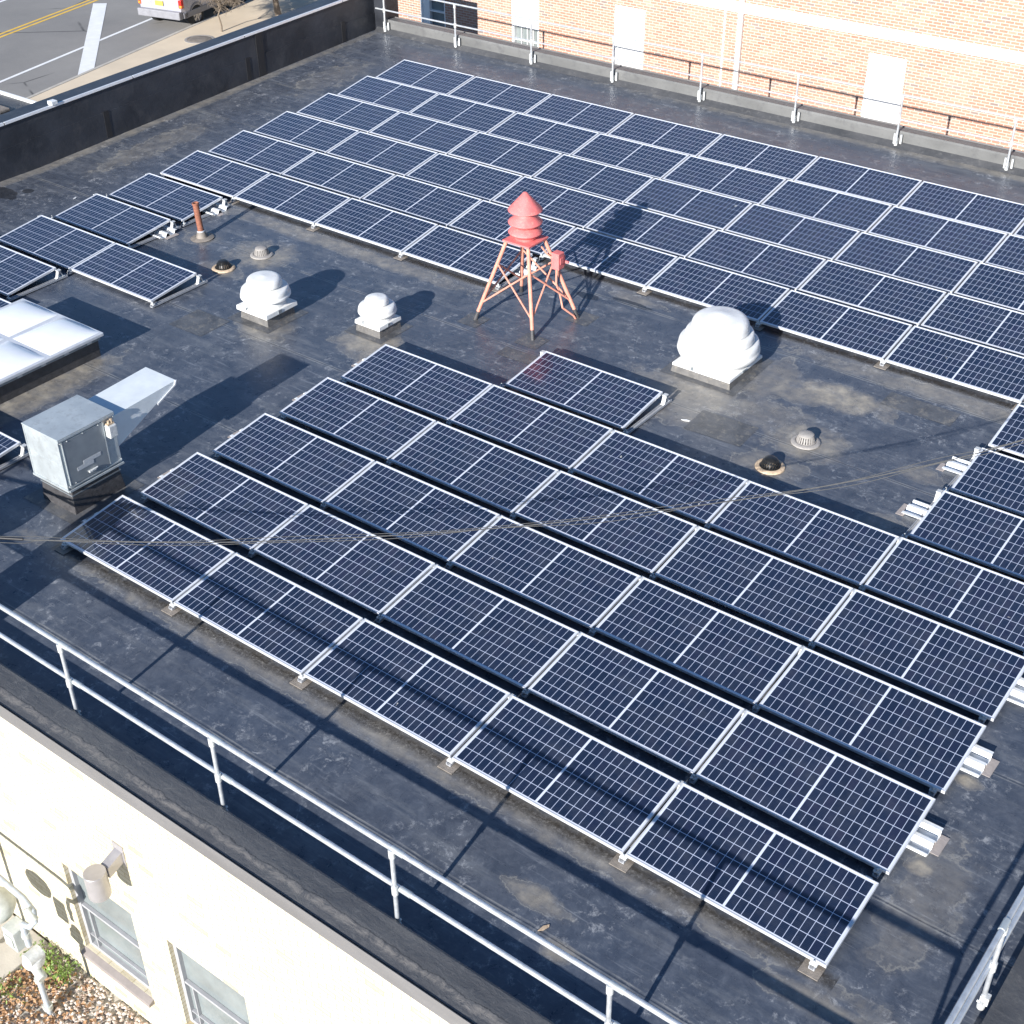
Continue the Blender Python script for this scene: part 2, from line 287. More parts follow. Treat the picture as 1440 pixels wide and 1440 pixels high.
# ------------------------------------------------------------ mesh helpers
class MB:
    def __init__(s): s.v = []; s.f = []
    def face(s, *i): s.f.append(tuple(i))
    def pts(s, ps):
        k = len(s.v); s.v += [tuple(p) for p in ps]; return list(range(k, k + len(ps)))
    def quad(s, a, b, c, d): s.f.append(tuple(s.pts([a, b, c, d]))); return s
    def hexa(s, b, t):   # 4 bottom, 4 top (ccw)
        i = s.pts(list(b) + list(t))
        s.f += [(i[3], i[2], i[1], i[0]), (i[4], i[5], i[6], i[7])]
        for k in range(4): j = (k + 1) % 4; s.f.append((i[k], i[j], i[4 + j], i[4 + k]))
        return s
    def box(s, x0, x1, y0, y1, z0, z1):
        return s.hexa([(x0, y0, z0), (x1, y0, z0), (x1, y1, z0), (x0, y1, z0)], [(x0, y0, z1), (x1, y0, z1), (x1, y1, z1), (x0, y1, z1)])
    def prism(s, poly, axis, a, b):   # poly 2-D, extruded along axis 'x','y' or 'z'
        def P(p, q): return {'x': (q, p[0], p[1]), 'y': (p[0], q, p[1]), 'z': (p[0], p[1], q)}[axis]
        i = s.pts([P(p, a) for p in poly]); j = s.pts([P(p, b) for p in poly]); n = len(poly)
        s.f += [tuple(reversed(i)), tuple(j)]
        for k in range(n): l = (k + 1) % n; s.f.append((i[k], i[l], j[l], j[k]))
        return s
    def tube(s, p0, p1, r0, r1=None, n=12, cap=True):
        r1 = r0 if r1 is None else r1
        p0, p1 = Vector(p0), Vector(p1); d = (p1 - p0).normalized()
        u = d.orthogonal().normalized(); w = d.cross(u)
        A = s.pts([p0 + r0 * (math.cos(t) * u + math.sin(t) * w) for t in [2 * math.pi * k / n for k in range(n)]])
        B = s.pts([p1 + r1 * (math.cos(t) * u + math.sin(t) * w) for t in [2 * math.pi * k / n for k in range(n)]])
        for k in range(n): j = (k + 1) % n; s.f.append((A[k], A[j], B[j], B[k]))
        if cap: s.f += [tuple(reversed(A)), tuple(B)]
        return s
    def path(s, ps, r, n=10):
        ps = [Vector(p) for p in ps]; rs = r if isinstance(r, (list, tuple)) else [r] * len(ps)
        rings = []; u = None
        for k, p in enumerate(ps):
            d = (ps[min(k + 1, len(ps) - 1)] - ps[max(k - 1, 0)]).normalized()
            u = d.orthogonal().normalized() if u is None else (u - d * u.dot(d)).normalized()
            w = d.cross(u)
            rings.append(s.pts([p + rs[k] * (math.cos(t) * u + math.sin(t) * w) for t in [2 * math.pi * q / n for q in range(n)]]))
        for A, B in zip(rings, rings[1:]):
            for k in range(n): j = (k + 1) % n; s.f.append((A[k], A[j], B[j], B[k]))
        s.f += [tuple(reversed(rings[0])), tuple(rings[-1])]
        return s
    def lathe(s, prof, c=(0, 0, 0), n=40):
        rings = []
        for r, z in prof:
            if r < 1e-5: rings.append(s.pts([(c[0], c[1], c[2] + z)]))
            else: rings.append(s.pts([(c[0] + r * math.cos(2 * math.pi * k / n), c[1] + r * math.sin(2 * math.pi * k / n), c[2] + z) for k in range(n)]))
        for A, B in zip(rings, rings[1:]):
            if len(A) == 1 and len(B) == 1: continue
            for k in range(n):
                j = (k + 1) % n
                if len(A) == 1: s.f.append((A[0], B[j], B[k]))
                elif len(B) == 1: s.f.append((A[k], A[j], B[0]))
                else: s.f.append((A[k], A[j], B[j], B[k]))
        return s
    def build(s, name, mat, parent=None, smooth=False, bevel=0, recalc=True):
        me = bpy.data.meshes.new(name); me.from_pydata(s.v, [], s.f)
        if recalc:
            import bmesh
            bm = bmesh.new(); bm.from_mesh(me); bmesh.ops.recalc_face_normals(bm, faces=bm.faces); bm.to_mesh(me); bm.free()
        me.materials.append(mat)
        if smooth:
            me.polygons.foreach_set('use_smooth', [True] * len(me.polygons)); me.set_sharp_from_angle(angle=R(38))
        o = bpy.data.objects.new(name, me); scene.collection.objects.link(o)
        if parent: o.parent = parent
        if bevel:
            b = o.modifiers.new('bevel', 'BEVEL'); b.width = bevel; b.segments = 2; b.limit_method = 'ANGLE'; b.angle_limit = R(40)
        return o

def tag(o, label=None, cat=None, group=None, kind=None):
    if label: o['label'] = label
    if cat: o['category'] = cat
    if group: o['group'] = group
    if kind: o['kind'] = kind
    return o
def thing(name, label, cat, loc=(0, 0, 0), rot=(0, 0, 0), group=None):
    o = bpy.data.objects.new(name, None); o.empty_display_size = .2; scene.collection.objects.link(o)
    o.location = loc; o.rotation_euler = rot
    return tag(o, label, cat, group)
def copy_tree(o, parent=None):
    c = o.copy(); scene.collection.objects.link(c)
    if parent: c.parent = parent
    for ch in o.children: copy_tree(ch, c)
    return c
def zr(y): return .0388 * max(0, y - 7.5)
ORD = ['first', 'second', 'third', 'fourth', 'fifth', 'sixth', 'seventh', 'eighth', 'ninth', 'tenth', 'eleventh', 'twelfth']

GZ = -4.0
# ------------------------------------------------------------ ground, street
g = MB(); g.quad((-300, -300, GZ), (300, -300, GZ), (300, 300, GZ), (-300, 300, GZ)); tag(g.build('ground', M['concrete'], recalc=False), kind='structure')
O = Vector((-24.55, 17.2, 0)); U = Vector((-.2102, .9777, 0)); Wd = Vector((-.9777, -.2102, 0))
def st(s_, t_, z=0.): p = O + U * s_ + Wd * t_; return (p.x, p.y, GZ + z)
r = MB(); r.quad(st(-120, 14, .004), st(-120, 0, .004), st(160, 0, .004), st(160, 14, .004)); tag(r.build('road', M['asphalt'], recalc=False), kind='structure')
for t0, t1, mt in ((2.14, 2.27, 'road_white'), (5.56, 5.68, 'road_yellow'), (5.82, 5.94, 'road_yellow'), (8.75, 8.88, 'road_white')):
    r = MB(); r.quad(st(-100, t1, .008), st(-100, t0, .008), st(140, t0, .008), st(140, t1, .008)); tag(r.build('road_marking', M[mt], recalc=False), kind='structure')
r = MB(); r.quad((-25.36, 19.25, GZ + .012), (-24.95, 19.52, GZ + .012), (-31.40, 25.33, GZ + .012), (-31.80, 25.02, GZ + .012))
tag(r.build('road_marking', M['road_white'], recalc=False), kind='structure')
r = MB(); a = [st(-100, 0, 0), st(-100, -7.5, 0), st(140, -7.5, 0), st(140, 0, 0)]
r.hexa([(p[0], p[1], GZ - .1) for p in a], [(p[0], p[1], GZ + .12) for p in a]); tag(r.build('sidewalk', M['sidewalk'], bevel=.02), kind='structure')
r = MB(); a = [st(-100, .14, 0), st(-100, .0, 0), st(140, .0, 0), st(140, .14, 0)]
r.hexa([(p[0], p[1], GZ - .1) for p in a], [(p[0], p[1], GZ + .13) for p in a]); tag(r.build('kerb', M['concrete'], bevel=.02), kind='structure')
t = thing('manhole_cover', 'round brown iron cover set in the pale sidewalk', 'manhole cover', (-24.85, 23.95, GZ + .12))
MB().lathe([(0, .02), (.36, .02), (.40, .012), (.42, 0)], n=36).build('lid', M['membrane_tan'], t, True); MB().lathe([(.42, .0), (.42, .014), (.50, .010), (.50, 0)], n=36).build('ring', M['iron_grey'], t, True)

# ------------------------------------------------------------ the building
B = thing('flat_roof_building', 'cream painted brick building with a black membrane flat roof and low parapets', 'building', (0, 0, 0))
X0, X1, Y0, Y1 = -10.37, 11.20, -1.85, 17.15
r = MB(); nx, ys = 44, [Y0 - .02] + [-1.8 + .35 * k for k in range(0, 27)] + [7.5 + .4 * k for k in range(25)] 
ys = sorted(set([round(y, 3) for y in ys if y < Y1])) + [Y1 + .02]
rows = []
rnd = random.Random(3)
for y in ys:
    rows.append(r.pts([(X0 + (X1 - X0) * k / nx, y, zr(y)) for k in range(nx + 1)]))
for A, C_ in zip(rows, rows[1:]):
    for k in range(nx): r.f.append((A[k], A[k + 1], C_[k + 1], C_[k]))
roof = r.build('roof', M['roof'], B, recalc=False)
# parapets
H = .2475
p = MB(); p.prism([(-2.235, .20), (-2.20, .20), (-2.20, -.6), (-1.85, -.6), (-1.85, H - .015), (-1.875, H), (-2.05, H + .006), (-2.235, H - .004)], 'x', X0 + .001, 11.62); tag(p.build('parapet', M['parapet_front'], B), 'low membrane covered parapet under the front railing')
p = MB(); p.prism([(11.2, -.5), (11.62, -.5), (11.62, H - .003), (11.22, H - .003)], 'y', -1.848, 17.6); p.build('parapet', M['parapet'], B)
def ltop(y): return .83 + .0268 * y
p = MB()
p.hexa([(-10.8, -2.235, -4), (X0, -2.235, -4), (X0, 17.148, -4), (-10.8, 17.148, -4)], [(-10.8, -2.235, ltop(-2.2)), (X0, -2.235, ltop(-2.2)), (X0, 17.148, ltop(17.15)), (-10.8, 17.148, ltop(17.15))])
tag(p.build('parapet', M['parapet_dark'], B), 'tall dark membrane covered parapet beside the street')
p = MB()   # lower lap sheet on the tall parapet
def lapz(y): return .42 + .02 * y
p.hexa([(X0, -1.84, -.2), (X0 + .012, -1.84, -.2), (X0 + .012, 17.14, -.2), (X0, 17.14, -.2)], [(X0, -1.84, lapz(-1.8)), (X0 + .009, -1.84, lapz(-1.8)), (X0 + .009, 17.14, lapz(17.1)), (X0, 17.14, lapz(17.1))])
p.build('base_flashing', M['parapet_dark'], B)
for y, z0, z1, w in ((9.15, .1, .62, .13), (13.0, .25, .72, .12), (13.35, .2, 1.15, .2), (5.2, 0, .5, .12), (16.0, .35, .8, .12)):
    MB().box(X0 + .004, X0 + .018, y, y + w, z0, z1).build('seam_patch', M['black'], B)
p = MB()   # thin bright edge metal on the tall parapet, in lengths
yy = -2.2
while yy < 17.1:
    e = min(yy + 3.05, 17.14)
    p.hexa([(X0 - .006, yy + .012, ltop(yy) - .03), (X0 + .022, yy + .012, ltop(yy) - .03), (X0 + .022, e - .012, ltop(e) - .03), (X0 - .006, e - .012, ltop(e) - .03)],
           [(X0 - .03, yy + .012, ltop(yy) + .014), (X0 + .015, yy + .012, ltop(yy) + .014), (X0 + .015, e - .012, ltop(e) + .014), (X0 - .03, e - .012, ltop(e) + .014)])
    yy += 3.05
p.build('edge_trim', M['alu'], B)
MB().box(-10.47, -10.33, 8.02, 8.16, 1.055, 1.13).build('edge_clip', M['alu_tray'], B, bevel=.01)
MB().box(-11.9, -10.02, 17.15, 17.6, -4, 1.52).build('end_pier', M['parapet_dark'], B)
p = MB()   # far parapet
p.prism([(17.15, .2), (17.15, .37 + .26), (17.17, .66), (17.42, .645), (17.45, .62), (17.45, -4), (17.3, -4), (17.3, .2)], 'x', -10.018, 11.198); tag(p.build('parapet', M['parapet_pale'], B), 'low grey parapet along the back of the roof')
MB().box(-10.018, 11.198, 17.444, 17.462, .53, .66).build('fascia', M['fascia'], B)
p = MB(); p.prism([(17.02, zr(17.0) + .002), (17.155, zr(17.1) + .09), (17.155, zr(17.1) - .1)], 'x', -10.3, 11.19); p.build('cant_strip', M['parapet'], B)
p = MB(); p.prism([(-2.262, .07), (-2.238, .07), (-2.238, .235), (-2.262, .262)], 'x', -10.8, 11.64); tag(p.build('fascia', M['fascia'], B), 'grey metal fascia below the front parapet')
# front wall with window openings
yw = -2.215
wins = [(2.27, -3.38), (3.97, -3.36), (5.67, -3.36), (7.37, -3.36)]
WW, WH = 1.14, 1.42
xs = sorted([-10.8, 11.6] + [x for w in wins for x in (w[0], w[0] + WW)])
p = MB()
for a_, b_ in zip(xs, xs[1:]):
    hole = [w for w in wins if abs(w[0] - a_) < 1e-6]
    if hole:
        z = hole[0][1]
        p.quad((a_, yw, GZ - .2), (b_, yw, GZ - .2), (b_, yw, z), (a_, yw, z)); p.quad((a_, yw, z + WH), (b_, yw, z + WH), (b_, yw, .195), (a_, yw, .195))
        d = .13
        p.quad((a_, yw, z), (a_, yw + d, z), (a_, yw + d, z + WH), (a_, yw, z + WH)); p.quad((b_, yw, z), (b_, yw + d, z), (b_, yw + d, z + WH), (b_, yw, z + WH))
        p.quad((a_, yw, z + WH), (b_, yw, z + WH), (b_, yw + d, z + WH), (a_, yw + d, z + WH)); p.quad((a_, yw, z), (b_, yw, z), (b_, yw + d, z), (a_, yw + d, z))
    else: p.quad((a_, yw, GZ - .2), (b_, yw, GZ - .2), (b_, yw, .195), (a_, yw, .195))
p.quad((11.6, yw, GZ), (11.6, 17.4, GZ), (11.6, 17.4, .2), (11.6, yw, .2))
tag(p.build('wall', M['cream_brick'], B, recalc=False), 'sunlit cream painted brick front wall')
for x, z in wins:
    f = MB(); y0, y1 = yw + .05, yw + .12; e = .055
    f.box(x + .001, x + e, y0, y1, z + .001, z + WH - .001); f.box(x + WW - e, x + WW - .001, y0, y1, z + .001, z + WH - .001)
    f.box(x + e + .001, x + WW - e - .001, y0, y1, z + .001, z + e); f.box(x + e + .001, x + WW - e - .001, y0, y1, z + WH - e, z + WH - .001)
    f.box(x + e + .001, x + WW - e - .001, y0 + .005, y1 - .02, z + WH * .5 - .016, z + WH * .5 + .016)
    f.box(x + .16, x + .175, y0 + .008, y1 - .02, z + e, z + WH * .5 - .026); f.box(x + e, x + WW - e, y0 + .01, y1 - .02, z + .20, z + .212)
    w = f.build('window', M['win_frame'], B, bevel=.004)
    MB().quad((x + .02, yw + .10, z + .02), (x + WW - .02, yw + .10, z + .02), (x + WW - .02, yw + .10, z + WH - .02), (x + .02, yw + .10, z + WH - .02)).build('pane', M['glass'], w, recalc=False)
    q = MB(); q.prism([(yw - .075, z - .085), (yw + .03, z - .085), (yw + .03, z + .001), (yw - .004, z - .004), (yw - .075, z - .035)], 'x', x - .02, x + WW + .02); q.build('sill', M['sill'], w, bevel=.006)

# roof patches round the drains and tower feet (flat sheets of the same membrane)
def patch(x, y, sx, sy, rz=0, mat='patch', dz=.004):
    q = MB(); c, s_ = math.cos(rz), math.sin(rz); ps = []
    for u, v in ((-sx, -sy), (sx, -sy), (sx, sy), (-sx, sy)):
        X = x + u * c - v * s_; Y = y + u * s_ + v * c; ps.append((X, Y, zr(Y) + dz))
    q.quad(*ps); q.build('membrane_patch', M[mat], roof, recalc=False)
for a_ in ((4.07, 8.34, .60, .58), (-2.33, 5.70, .44, .44), (-.66, 6.38, .37, .37), (.33, 7.44, .18, .18), (1.45, 7.42, .2, .18), (1.66, 8.42, .2, .18), (-.7, .9, .50, .55), (4.95, 6.95, .42, .28, .05), (1.75, 6.95, .5, .13, .03), (-3.0, 4.9, .35, .3, .02), (6.9, 8.9, .5, .18, 0)): patch(*a_)

# ------------------------------------------------------------ solar panels
TILT = math.atan2(.108, .9627); WP, PP = 2.0, 1.2076; PL, PD = 1.972, .9687
def make_panel():
    t = thing('solar_panel', 'x', 'solar panel')
    f = MB(); e = .0145; h = .036
    f.box(0, PL, 0, e, -h, 0); f.box(0, PL, PD - e, PD, -h, 0); f.box(0, e, e + .0005, PD - e - .0005, -h, 0); f.box(PL - e, PL, e + .0005, PD - e - .0005, -h, 0)
    f.build('frame', M['alu'], t, bevel=.002)
    q = MB(); q.box(e - .002, PL - e + .002, e - .002, PD - e + .002, -.012, -.0035)
    q.build('glass', M['cells'], t)
    return t
layout = {0: [-2, 0, 1, 2, 3, 4], 1: [0, 1, 2, 3, 4], 2: [0, 1, 2, 3, 4], 3: [-5, -4, 0, 1, 2, 3, 4], 4: [-4, -3, 0, 1, 2, 3, 4], 5: [-4, 1, 4], 6: [-4, 4], 7: [-4, -3, -2, -1, 4]}
for rr in range(8, 13): layout[rr] = list(range(-4, 5))
dxrow = {0: -.01, 1: .0, 2: 0.0, 3: .0}
def plabel(rr, i):
    left = rr <= 6 and i < 0
    if rr == 0 and i == -2: return 'lone solar panel left of the grey intake unit, half out of frame'
    if rr == 4 and i == -3: return 'lone solar panel nearest the rusty pipe, its right end free, beside the skylight shadow'
    if rr == 3 and i < 0: return 'solar panel at the left picture edge just behind the skylight' if i == -4 else 'solar panel mostly out of frame behind the skylight'
    if left: return {4: 'solar panel left of the lone one, second behind the skylight', 5: 'solar panel with trays on its right, in front of the rusty pipe row', 6: 'solar panel whose right corner is just behind the rusty pipe'}[rr]
    if rr == 5 and i == 1: return 'single solar panel standing alone behind the front block, in front of the red tower'
    if rr <= 4: return '%s solar panel from the left in the %s row from the front railing' % (ORD[i], ORD[rr])
    if i == 4 and rr <= 7: return 'solar panel at the right edge, %s step back beside the roof drains' % ORD[rr - 5]
    if rr == 7: return '%s solar panel from the left in the short row before the red tower' % ORD[i + 4]
    return '%s solar panel from the left in the %s row from the back parapet' % (ORD[i + 4], ORD[12 - rr])
proto = make_panel(); first = True
prnd = random.Random(11)
for rr, cols in layout.items():
    for i in cols:
        o = proto if first else copy_tree(proto)
        first = False
        y = rr * PP
        o.location = (i * WP + .014 + prnd.uniform(-.004, .004), y + prnd.uniform(-.004, .004), .10 + zr(y) + prnd.uniform(-.002, .002))
        o.rotation_euler = (TILT + (math.atan(.0388) if y > 7.5 else 0) + prnd.uniform(-.003, .003), 0, prnd.uniform(-.001, .001))
        o['label'] = plabel(rr, i); o['group'] = 'tilted solar panels on the roof'
o = copy_tree(proto); o.location = (-7.46, 2 * PP, .10); o['label'] = 'solar panel hidden behind the back left corner of the skylight'

# mounting rails: one under each joint of each row, with front clamp and rear leg
def make_rail(pad=False):
    t = thing('mounting_rail', 'x', 'mounting rail', group='mounting rails under the solar panels')
    b = MB(); b.prism([(-.028, .018), (.028, .018), (.028, .05), (.018, .05), (.018, .028), (-.018, .028), (-.018, .05), (-.028, .05)], 'y', -.05, 1.10); b.build('base_rail', M['alu_rail'], t)
    c = MB(); c.box(-.035, .035, -.03, .012, .05, .068); c.box(-.012, .012, -.022, -.004, .068, .10); c.tube((0, -.018, .05), (0, -.018, .108), .009, n=8)
    c.build('front_clamp', M['galv_white'], t, bevel=.003)
    l = MB(); l.hexa([(-.028, .90, .05), (.028, .90, .05), (.028, .93, .05), (-.028, .93, .05)], [(-.028, .945, .165), (.028, .945, .165), (.028, .965, .165), (-.028, .965, .165)])
    l.hexa([(-.02, 1.01, .05), (.02, 1.01, .05), (.02, 1.03, .05), (-.02, 1.03, .05)], [(-.02, .965, .165), (.02, .965, .165), (.02, .98, .165), (-.02, .98, .165)])
    l.box(-.032, .032, .93, 1.0, .165, .178); l.box(-.03, .03, .88, 1.05, .05, .058); l.build('rear_leg', M['galv_white'], t, bevel=.002)
    if pad: MB().box(-.09, .09, -.11, .06, .003, .012).build('roof_pad', M['membrane_tan'], t)
    return t
rail0 = make_rail(); rail1 = make_rail(True); used = set()
for rr, cols in layout.items():
    js = sorted(set([i for i in cols] + [i + 1 for i in cols]))
    for j in js:
        lft, rgt = (j - 1) in cols, j in cols
        front = rr == 0 or (rr == 7 and j <= 0) or (rr == 8 and j > 0)
        src = rail1 if front else rail0
        o = copy_tree(src) if src.name in used else src; used.add(src.name)
        near_block = rr <= 4 and j >= 0
        off = 0 if (lft and rgt) else ((-.12 if near_block or j == 5 else .035) if lft else (.10 if near_block or rr >= 7 else -.035))
        o.location = (j * WP + off, rr * PP, zr(rr * PP))
        where = '%s row from the front railing' % ORD[rr] if rr <= 7 else '%s row from the back parapet' % ORD[12 - rr]
        if rr <= 4 and j >= 0 or rr >= 8: n_ = ORD[j] if rr <= 4 else ORD[j + 4]
        else: n_ = None
        kind_ = 'joint' if lft and rgt else ('right end' if lft else 'left end')
        if n_ and kind_ == 'joint': o['label'] = 'aluminium mounting rail under the %s joint of the %s' % (ORD[j - 1] if rr <= 4 else ORD[j + 3], where)
        elif n_: o['label'] = 'aluminium mounting rail at the %s of the %s' % (kind_, where)
        elif rr == 7 and j < 1: o['label'] = 'aluminium mounting rail at the %s of the short row before the tower' % (kind_ if kind_ != 'joint' else ORD[j + 3] + ' joint')
        elif j >= 4: o['label'] = 'aluminium mounting rail, %s of the right edge panel %s nearest the front' % (kind_, ORD[rr - 5])
        elif rr == 5 and j > 0: o['label'] = 'aluminium mounting rail at the %s of the lone panel before the tower' % kind_
        elif rr == 0: o['label'] = 'aluminium mounting rail at the %s of the panel left of the intake unit' % kind_
        else: o['label'] = 'aluminium mounting rail, %s side %s, left group row %s from the skylight' % (kind_, 'outer' if j < -3 else 'inner' if j == -3 else 'free', ORD[rr - 3])
# ballast trays
def make_tray():
    t = thing('ballast_tray', 'x', 'ballast tray', group='corrugated aluminium ballast trays')
    prof = [(0, .04), (.012, .05), (.03, .05), (.05, .014), (.13, .014), (.155, .068), (.20, .068), (.212, .05), (.235, .014), (.315, .014), (.34, .068), (.385, .068)]
    th = .004
    up = prof; lo = [(a_, b_ - th) for a_, b_ in reversed(prof)]
    q = MB(); q.prism(up + lo, 'x', -.55, .22); q.build('tray_sheet', M['alu_tray'], t)
    q = MB(); q.box(-.5, -.12, .055, .145, .013, .085); q.build('ballast_block', M['paver'], t, bevel=.006)
    q = MB(); q.box(.20, .30, .10, .36, .003, .008); q.build('slip_sheet', M['paver'], t)
    return t
tray0 = make_tray(); tf = True
trays = [(10.0, k * PP + .42, 0, 'corrugated ballast tray at the right end of the %s row from the front' % ORD[k]) for k in range(1, 5)]
trays += [(8.0, k * PP + .42, 1, 'corrugated ballast tray sticking out left of the %s right edge panel' % n) for k, n in ((5, 'nearest'), (6, 'second'))]
trays += [(-6.0, k * PP + .55, 0, 'corrugated ballast tray beside the rusty pipe, %s one' % n) for k, n in ((5, 'nearer'), (6, 'farther'))]
trays += [(0.0, k * PP + .42, 2, 'edge of ballast tray showing at the left end of the %s row from the front' % ORD[k]) for k in range(0, 5)]
trays += [(-0.0, 7 * PP + .5, 0, 'ballast tray at the end of the short row behind the red tower legs')]
for x, y, side, lab in trays:
    o = tray0 if tf else copy_tree(tray0); tf = False
    o.location = (x - .07, y, zr(y))
    if side: o.rotation_euler = (0, 0, math.pi); o.location = (x + (.10 if side == 2 else -.05), y + .385, zr(y))
    o['label'] = lab

# ------------------------------------------------------------ railings
def rail_post(parent, x, y, z0, ztop, zmid, bdir):
    q = MB(); q.tube((x, y, z0), (x, y, ztop - .01), .021, n=14); o = q.build('post', M['galv'], parent, True)
    k = MB()
    MB().tube((x, y, ztop - .02), (x, y, ztop + .01), .03, n=14).tube((x, y, ztop - .085), (x, y, ztop - .021), .030, n=14).build('top_fitting', M['galv_white'], o, True)
    MB().tube((x, y, zmid - .05), (x, y, zmid + .045), .030, n=14).build('mid_fitting', M['galv_white'], o, True)
    k.tube((x, y, z0 - .005), (x, y, z0 + .03), .034, n=14)
    if 0: k.tube((x, y, ztop - .085), (x, y, ztop - .02), .030, n=14); k.tube((x, y, zmid - .05), (x, y, zmid + .045), .030, n=14); k.tube((x, y, z0 - .005), (x, y, z0 + .03), .034, n=14)
    if bdir == 'far':
        k.box(x - .02, x + .02, y + .02, y + .07, z0 + .02, z0 + .12)
        k.tube((x - .055, y + .035, z0 + .01), (x - .055, y + .035, z0 + .20), .022, n=10); k.tube((x + .075, y + .035, z0 + .03), (x + .075, y + .035, z0 + .20), .022, n=10)
    elif bdir == 'near': k.tube((x, y - .045, z0 + .06), (x, y + .04, z0 + .06), .012, n=8)
    else: k.tube((x + .05, y, z0 + .05), (x - .04, y, z0 + .05), .012, n=8); k.box(x - .02, x + .05, y - .03, y + .03, z0 + .10, z0 + .16)
    k.build('base_fitting', M['galv_white'], o, True)
def bar(parent, name, a_, b_, r_=.0235):
    MB().tube(a_, b_, r_, n=16).build(name, M['galv'], parent, True)
RZ, RM = 1.06, .575
N = thing('guard_railing', 'galvanised two-bar pipe railing along the front roof edge, turning the right corner', 'railing', (0, 0, 0))
bar(N, 'top_rail', (-10.3, -1.80, RZ), (11.13, -1.80, RZ)); bar(N, 'mid_rail', (-10.3, -1.78, RM), (11.13, -1.78, RM))
bar(N, 'top_rail', (11.13, -1.82, RZ + .001), (11.13, 17.0, RZ + .001)); bar(N, 'mid_rail', (11.11, -1.78, RM + .001), (11.11, 17.0, RM + .001))
for k in range(-5, 5): rail_post(N, 2.66 + 2.125 * k if k < 4 else 11.13, -1.815, .10, RZ, RM, 'near')
for i in range(-4, 4):
    x = 2.66 + 2.125 * i
    MB().tube((x - .01, -1.80, RZ + .0), (x + .12, -1.80, RZ), .0285, n=14).build('pipe_coupling', M['sheet'], N, True); MB().tube((x + .03, -1.78, RM), (x + .15, -1.78, RM), .0285, n=14).build('pipe_coupling', M['sheet'], N, True)
for yv in (.42, 2.54, 4.66, 6.78, 8.9, 11.0, 13.1, 15.2): rail_post(N, 11.135, yv, .06, RZ, RM, 'side')
k = MB(); k.tube((11.13, .36, RZ + .001), (11.13, .48, RZ + .001), .030, n=14); k.build('pipe_coupling', M['sheet'], N, True)
F = thing('guard_railing', 'pale two-bar pipe railing along the back roof edge before the brick wall', 'railing', (0, 17.06, 0))
FT, FM = 1.36, .90
bar(F, 'top_rail', (-10.25, 0, FT), (11.2, 0, FT), .019); bar(F, 'mid_rail', (-10.25, .01, FM), (11.2, .01, FM), .019)
for k in range(10): rail_post(F, -9.98 + 2.125 * k, 0, .42, FT, FM, 'far')

# ------------------------------------------------------------ fans
def fan(label, x, y, base, plate, zc, zp, prof, capname='hood'):
    t = thing('roof_exhaust_fan', label, 'exhaust fan', (x, y, zr(y)), group='white dome exhaust fans')
    b = base / 2; q = MB(); q.hexa([(-b - .02, -b - .02, -.03), (b + .02, -b - .02, -.03), (b + .02, b + .02, -.03), (-b - .02, b + .02, -.03)], [(-b, -b, zc), (b, -b, zc), (b, b, zc), (-b, b, zc)])
    q.build('curb', M['curb_grey'], t, bevel=.01)
    q = MB(); a_ = plate / 2; q.hexa([(-a_, -a_, zc - .01), (a_, -a_, zc - .01), (a_, a_, zc - .01), (-a_, a_, zc - .01)], [(-a_ + .005, -a_ + .005, zp), (a_ - .005, -a_ + .005, zp), (a_ - .005, a_ - .005, zp), (-a_ + .005, a_ - .005, zp)])
    q.build('curb_cap', M['white_fan'], t, bevel=.008)
    MB().lathe(prof, n=64).build(capname, M['white_fan'], t, True)
    q = MB(); q.box(a_ - .012, a_ + .008, -.25 * a_, -.05 * a_, zc + .005, zp - .005); q.box(-.35 * a_, -.25 * a_, -a_ - .006, -a_ + .004, zp - .03, zp + .015); q.build('latch', M['sheet_dark'], t)
    return t
def arc(r0, z0, r1, z1, n=6, convex=True):
    o_ = []
    for k in range(n + 1):
        a_ = math.pi / 2 * k / n
        o_.append((r1 + (r0 - r1) * max(0, math.cos(a_)) ** .62, z0 + (z1 - z0) * math.sin(a_) ** .9))
    return o_
# medium fan: square-edged bell with drum cap
fan('medium white dome exhaust fan on a curb left of the small one', -2.33, 5.70, .56, .66, .15, .215,
    [(.0, .20), (.29, .215), (.265, .25), (.255, .29), (.32, .325), (.372, .345), (.386, .36), (.384, .385), (.374, .395)] + arc(.372, .40, .315, .49, 8) + [(.25, .505), (.235, .51), (.235, .525), (.268, .53), (.272, .54)] + arc(.270, .56, .16, .655, 8) + [(.07, .664), (.02, .668), (0, .67)])
fan('smallest white dome exhaust fan, in the middle of the roof', -.66, 6.38, .46, .50, .13, .185,
    [(.0, .17), (.22, .185), (.20, .23), (.26, .275), (.288, .295), (.293, .31), (.29, .33)] + arc(.286, .335, .225, .41, 8) + [(.17, .42), (.155, .424), (.155, .436), (.182, .44), (.184, .45)] + arc(.182, .465, .10, .53, 8) + [(.04, .542), (0, .545)])
fan('largest white dome exhaust fan, stepped like a beehive', 4.07, 8.34, .93, .94, .09, .125,
    [(0, .10), (.46, .127), (.47, .16), (.53, .21), (.568, .25), (.588, .30), (.584, .33), (.578, .34)] + arc(.576, .345, .525, .445, 7) + [(.46, .452), (.455, .462), (.492, .466), (.495, .475)] + arc(.493, .48, .445, .575, 7) + [(.385, .582), (.38, .592), (.412, .596), (.416, .605)] + arc(.413, .615, .22, .80, 10) + [(.10, .832), (.03, .842), (0, .843)])

